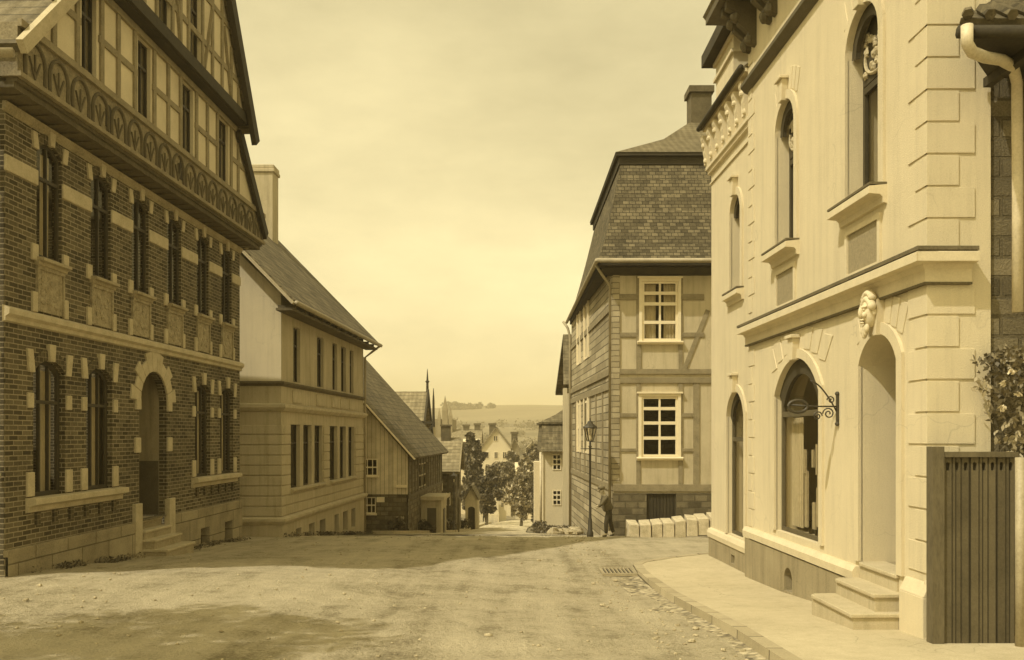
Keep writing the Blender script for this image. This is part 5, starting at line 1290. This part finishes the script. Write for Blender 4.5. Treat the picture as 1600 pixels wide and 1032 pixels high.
# ================================================================== TREES
def tree(label, px, ytop, ybot, Y, wpx, mat, name='tree', n=2600, leaf=.3, group='trees in the valley', trunk=True, seed=1, base=None):
    rs = random.Random(seed); c = at(px, (ytop+ybot)/2, Y); h = (ybot-ytop)/FPX*Y; w = wpx/FPX*Y; zb = gs(Y) if base is None else base
    b = thing(name, (c.x, Y, zb), label, 'tree' if trunk else 'bush', group)
    m = MB(); k = 36
    for i in range(k):
        a = rs.random()*6.283; rr = rs.random()**.5; cz = rs.uniform(-1, 1)
        sh = math.sqrt(max(.12, 1-abs(cz)**2.5)); p = c+Vector((math.cos(a)*rr*w*.47*sh, math.sin(a)*rr*w*.42*sh, cz*h*.45))
        q = rs.uniform(.55, 1.25); leaves(m, p, (w*.12*q, w*.12*q, h*.075*q*max(1, w/h)), int(n/k*q), leaf*rs.uniform(.6, 1.0))
    leaves(m, c, (w*.36, w*.36, h*.38), n//4, leaf*.9)
    m.build('crown', mat, b)
    m = MB(); m.tube([(c.x,Y,zb-.3),(c.x+.1,Y,(zb+c.z)/2),(c.x,Y,c.z+h*.2)], [w*.05,w*.035,w*.012], 7)
    for i in range(5): a = i*1.3; m.tube([(c.x,Y,c.z-h*.3+i*h*.08),(c.x+math.cos(a)*w*.25,Y+math.sin(a)*w*.25,c.z+i*h*.08)], [w*.02,w*.008], 5)
    m.build('trunk', BARK, b)
tree('dark upright tree standing behind the ivy covered house', 738, 678, 750, 95, 42, LEAF, n=6000, leaf=.28, seed=2)
tree('dark broad tree overhanging the road below the white gabled house', 760, 736, 804, 88, 50, LEAF, n=5200, leaf=.22, seed=3)
tree('dark overgrown tree right behind the small shed roof', 740, 726, 796, 92, 34, LEAF, n=4200, leaf=.24, seed=13)
tree('pale round tree at the right side of the road', 814, 742, 811, 80, 56, LEAF2, n=5200, leaf=.17, seed=4)
tree('dark bushy tree against the white cottage', 839, 752, 818, 68, 26, LEAF3, n=3600, leaf=.17, seed=5)
tree('low grey tree in front of the white gabled house', 783, 722, 765, 115, 60, LEAF3, n=5000, leaf=.3, seed=6)
tree('tall hazy tree beside the grey narrow house', 800, 704, 750, 140, 22, LEAF3, n=2600, leaf=.35, seed=7)
tree('grey tree behind the low pale roof', 836, 695, 765, 130, 40, LEAF3, n=4400, leaf=.35, seed=8)
tree('pale tree in front of the hill left of the cottage roof', 822, 716, 775, 116, 40, LEAF2, n=4400, leaf=.3, seed=9)
tree('dark creeping tree beside the boarded house corner', 700, 745, 800, 60, 34, LEAF, n=2600, leaf=.16, seed=10)
tree('broad pale tree among the roofs left of the white gabled house', 745, 745, 800, 110, 50, LEAF3, n=4500, leaf=.28, seed=14)
# tree added out of view at the left to shade the near ground
tree('leafy tree added out of view at the near left to shade the street', -760, -420, 340, 6.5, 1100, LEAF3, n=5500, leaf=.13, seed=30, group=None)
for i, (px_, yt, yb, wd) in enumerate(((699,627,647,22),(712,628,647,20),(724,629,647,20),(736,630,647,20),(748,628,647,18),(767,630,646,17))):
    lb = ['first tree of the hilltop row, above the church spire','second tree of the hilltop row from the left','third tree of the hilltop row from the left','fourth tree of the hilltop row from the left','last tree of the hilltop row before the gap','lone round tree on the hill crest right of the row'][i]
    tree(lb, px_, yt, yb, 880, wd, LEAF3, n=900, leaf=1.3, group='trees on the hill crest', seed=20+i)
tree('ragged dark tree in the gap between the ivy house and the shed', 729, 742, 800, 98, 26, LEAF3, n=3500, leaf=.22, seed=31)
m = MB(); rs = random.Random(5)
for k in range(150):
    t = rs.random(); px_ = 640+260*rs.random(); Y = rs.choice((330, 345, 470, 480, 640)) + rs.uniform(-8, 8)
    if rs.random() < .25: Y = rs.uniform(300, 620)
    c = at(px_, 0, Y); z = land_h(c.x, Y); q = rs.uniform(3, 6)
    leaves(m, (c.x, Y, z+q*.6), (q*1.3, q, q*.8), 70, 1.0)
m.build('far_woods', LEAF3, kind='stuff')
def bush(label, p, r, mat, n=700, leaf=.08, name='bush', group='bushes along the road'):
    b = thing(name, (p[0], p[1], p[2]), label, 'bush', group); m = MB()
    for k in range(5): leaves(m, (p[0]+random.uniform(-.5,.5)*r, p[1]+random.uniform(-.5,.5)*r, p[2]+r*random.uniform(.3,.8)), (r*.55,r*.55,r*.5), n//5, leaf)
    m.build('foliage', mat, b)
bush('dark shrub under the street side of the boarded house', (at(668,0,47).x,47,gs(47)), .75, LEAF)
bush('ragged shrub growing at the foot of the stone ground floor', (at(620,0,39.4).x,39.5,gs(39.4)), .6, LEAF3)
bush('leafy shrub at the corner of the shed by the road', (at(724,0,64).x,64,gs(64)), .8, LEAF)
bush('low bush beside the road bend near the cottage', (at(846,0,50).x,50,gs(50)), .55, LEAF3)
bush('spreading dark shrub before the pale porch of the boarded house', (at(664,0,43.5).x,43.5,gs(43.5)), .6, LEAF)
bush('low dark hedge plant between the porch and the ivy house', (at(690,0,53).x,53,gs(53)), .7, LEAF)
bush('dark climbing bush at the base of the ivy covered wall', (at(700,0,56).x,56,gs(56)), .9, LEAF)
# white picket fence far down the road
pf = thing('picket_fence', (-1.0, 106, gs(106)), 'tiny pale fence at the far bend of the road', 'fence')
for k in range(16):
    x = at(748+k*2.0,0,104).x; m = MB(); m.wbox(x, x+.09, 104, 104.05, gs(104)-.1, gs(104)+1.1); m.build('picket', WHITEP, pf)
m = MB(); m.wbox(at(747,0,104).x, at(780,0,104).x, 104.06, 104.1, gs(104)+.7, gs(104)+.8); m.build('rail', WHITEP, pf)

# ================================================================== PEOPLE
def skinned(name, nodes, edges, mat, parent, root=0, sub=2):
    org = ORG[parent.name]; me = bpy.data.meshes.new(name); me.from_pydata([tuple(Vector(p)) for p, r in nodes], edges, [])
    o = bpy.data.objects.new(name, me); COL.objects.link(o); o.parent = parent; ORG[o.name] = org; me.materials.append(mat)
    o.modifiers.new('Skin', 'SKIN'); bpy.context.view_layer.update()
    if not me.skin_vertices:
        bm = bmesh.new(); bm.from_mesh(me); bm.verts.layers.skin.verify(); bm.to_mesh(me); bm.free()
    for i, (p, r) in enumerate(nodes):
        sv = me.skin_vertices[0].data[i]; rr = r if isinstance(r, tuple) else (r, r); sv.radius = rr; sv.use_root = (i == root)
    s = o.modifiers.new('Subdivision', 'SUBSURF'); s.levels = sub; s.render_levels = sub
    o.modifiers['Skin'].use_smooth_shade = True
    return o
def person(loc, label, face=0, s=1.0, pose='lean'):
    # figure faces local -X; leaning on the lamp post, legs apart
    b = thing('person', loc, label, 'person'); 
    pel = (0,0,.86); chest = (-.10,0,1.2); nk = (-.17,0,1.4); hd = (-.24,0,1.53)
    L_ = [(-.02,-.08,.84),(-.12,-.12,.47),(-.12,-.14,.08),(-.26,-.15,.03)]; Rr_ = [(.04,.08,.84),(.09,.12,.47),(.20,.14,.08),(.06,.15,.03)]
    shl, shr = (-.13,-.19,1.33), (-.13,.19,1.33)
    el, er = (-.3,-.26,1.1), (-.18,.28,1.08); hl_, hr = (-.46,-.17,1.02), (-.34,.2,.94)
    nodes = [(pel,.13),(chest,.14),(nk,.06),(hd,(.085,.1)),((hd[0]-.02,0,1.6),(.07,.08)),(L_[0],.09),(L_[1],.06),(L_[2],.042),(L_[3],.035),(Rr_[0],.09),(Rr_[1],.06),(Rr_[2],.042),(Rr_[3],.035),
             (shl,.06),(el,.042),(hl_,.03),(shr,.06),(er,.042),(hr,.03)]
    ed = [(0,1),(1,2),(2,3),(3,4),(0,5),(5,6),(6,7),(7,8),(0,9),(9,10),(10,11),(11,12),(1,13),(13,14),(14,15),(1,16),(16,17),(17,18)]
    k = len(nodes)
    for hi_, h in ((15,hl_),(18,hr)):
        for f in range(4):
            a = (h[0]-.05, h[1]-.025+f*.017, h[2]-.01); c = (h[0]-.085-.008*(f in (1,2)), h[1]-.025+f*.017, h[2]-.035)
            nodes += [(a,.010),(c,.008)]; ed += [(hi_,k),(k,k+1)]; k += 2
        nodes += [((h[0]-.03,h[1]+.04,h[2]+.01),.010),((h[0]-.06,h[1]+.05,h[2]-.0),.009)]; ed += [(hi_,k),(k,k+1)]; k += 2
    skinned('body', nodes, ed, SKIN, b)
    skinned('trousers', [(pel,.15),((0,0,.96),.14),(L_[0],.105),(L_[1],.08),((L_[2][0],L_[2][1],.1),.065),(Rr_[0],.105),(Rr_[1],.08),((Rr_[2][0],Rr_[2][1],.1),.065)], [(0,1),(0,2),(2,3),(3,4),(0,5),(5,6),(6,7)], CLOTH, b)
    skinned('jacket', [((0,0,.82),(.18,.2)),(chest,(.19,.21)),((-.15,0,1.36),.09),(shl,.08),(el,.06),((hl_[0]+.05,hl_[1]-.02,hl_[2]+.02),.048),(shr,.08),(er,.06),((hr[0]+.05,hr[1]+.02,hr[2]+.03),.048)], [(0,1),(1,2),(1,3),(3,4),(4,5),(1,6),(6,7),(7,8)], CLOTH2, b)
    skinned('shoes', [((L_[2][0]+.03,L_[2][1],.05),.045),(L_[3],.042)], [(0,1)], BLACKWD, b); skinned('shoes', [((Rr_[2][0]+.03,Rr_[2][1],.05),.045),(Rr_[3],.042)], [(0,1)], BLACKWD, b)
    org = Vector(loc); m = MB(); hc = org+Vector(hd)+Vector((-.01,0,.06))
    m.lathe(hc, [(.1,0),(.125,.03),(.13,.07),(.1,.11),(.03,.125)], 14); m.wbox(hc.x-.19,hc.x-.07,hc.y-.07,hc.y+.07,hc.z-.005,hc.z+.015); m.build('cap', STRAW, b, smooth=True)
    m = MB()                                  # face: nose, brow, ears, mouth
    f = org+Vector(hd); 
    m.blob(f+Vector((-.1,0,-.01)), .018, .012, .022, 0, 8, 6)
    for s_ in (-1, 1): m.blob(f+Vector((0,s_*.085,0)), .02, .01, .03, 0, 8, 6)
    m.build('nose_and_ears', SKIN, b, smooth=True)
    m = MB()
    for s_ in (-1, 1): m.blob(f+Vector((-.083,s_*.032,.02)), .009, .014, .008, 0, 8, 6)
    m.blob(f+Vector((-.083,0,-.05)), .008, .024, .006, 0, 8, 6); m.build('eyes_and_mouth', BROWNP, b)
    b.scale = (s, s, s); b.rotation_euler = (0, 0, face); return b
person((at(951,0,25.9).x, 25.9, gs(25.9)+.02), 'person in dark jacket, trousers and cap standing with legs apart beside the street lamp', R(8), .86)
pp = person((at(757,0,96).x, 96, gs(96)+.03), 'tiny distant person in dark clothes walking at the bend of the road', R(80), 1.0)

# ================================================================== HAZE
m = MB(); m.wbox(-2300,2300,-70,2300,-45,70); hz_ = m.build('haze', WHITEP, kind='stuff'); hz_.data.materials.clear()
hm = bpy.data.materials.new('valley_haze'); hm.use_nodes = True; nt = hm.node_tree; nt.nodes.remove(nt.nodes['Principled BSDF'])
pv = nt.nodes.new('ShaderNodeVolumePrincipled'); pv.inputs['Color'].default_value = (.95,.84,.56,1); pv.inputs['Density'].default_value = .0007; pv.inputs['Anisotropy'].default_value = .0
nt.links.new(pv.outputs[0], nt.nodes['Material Output'].inputs['Volume']); hz_.data.materials.append(hm)

# ================================================================== LIGHT, SKY, CAMERA
sd = Vector((-.61,-.44,1.0)).normalized(); elev = math.asin(sd.z)
W = bpy.data.worlds.new('World'); S.world = W; W.use_nodes = True; nt = W.node_tree; bg = nt.nodes['Background']
sky = nt.nodes.new('ShaderNodeTexSky'); sky.sky_type = 'NISHITA'; sky.sun_disc = False; sky.sun_elevation = elev; sky.sun_rotation = math.atan2(sd.x, sd.y); sky.dust_density = 3
bwn = nt.nodes.new('ShaderNodeRGBToBW'); nt.links.new(sky.outputs[0], bwn.inputs[0])
pw = nt.nodes.new('ShaderNodeMath'); pw.operation = 'POWER'; pw.inputs[1].default_value = .6; nt.links.new(bwn.outputs[0], pw.inputs[0])
tc = nt.nodes.new('ShaderNodeTexCoord'); mp = nt.nodes.new('ShaderNodeMapping'); mp.inputs['Scale'].default_value = (1,1,2.6); nt.links.new(tc.outputs['Generated'], mp.inputs[0])
cn = nt.nodes.new('ShaderNodeTexNoise'); cn.inputs['Scale'].default_value = 3.0; cn.inputs['Detail'].default_value = 7; cn.inputs['Roughness'].default_value = .58; nt.links.new(mp.outputs[0], cn.inputs['Vector'])
mr = nt.nodes.new('ShaderNodeMapRange'); mr.inputs[1].default_value = .3; mr.inputs[2].default_value = .7; mr.inputs[3].default_value = .84; mr.inputs[4].default_value = 1.2; nt.links.new(cn.outputs[0], mr.inputs[0])
mm = nt.nodes.new('ShaderNodeMath'); mm.operation = 'MULTIPLY'; nt.links.new(pw.outputs[0], mm.inputs[0]); nt.links.new(mr.outputs[0], mm.inputs[1])
tn = nt.nodes.new('ShaderNodeMixRGB'); tn.blend_type = 'MULTIPLY'; tn.inputs[0].default_value = 1; tn.inputs[2].default_value = (2.3,1.98,1.08,1); nt.links.new(mm.outputs[0], tn.inputs[1])
nt.links.new(tn.outputs[0], bg.inputs[0]); bg.inputs[1].default_value = .15
sl = bpy.data.lights.new('sun', 'SUN'); sl.energy = 2.35; sl.angle = R(.8); sl.color = (1,.93,.78); so = bpy.data.objects.new('sun', sl); COL.objects.link(so)
so.rotation_euler = (-sd).to_track_quat('-Z', 'Y').to_euler(); so.location = (0,0,30)
cam = bpy.data.cameras.new('camera'); co = bpy.data.objects.new('camera', cam); COL.objects.link(co); co.rotation_euler = (R(90),0,0); co.location = (0,0,0)
cam.sensor_width = 36; cam.lens = 36*FPX/1600; cam.shift_y = (HY-516)/1600; cam.clip_end = 5000; cam.clip_start = .05
S.camera = co
S.view_settings.view_transform = 'Standard'; S.view_settings.look = 'None'; S.view_settings.exposure = .6; S.view_settings.gamma = 1
S.render.resolution_x = 1024; S.render.resolution_y = 660
S.cycles.volume_bounces = 1
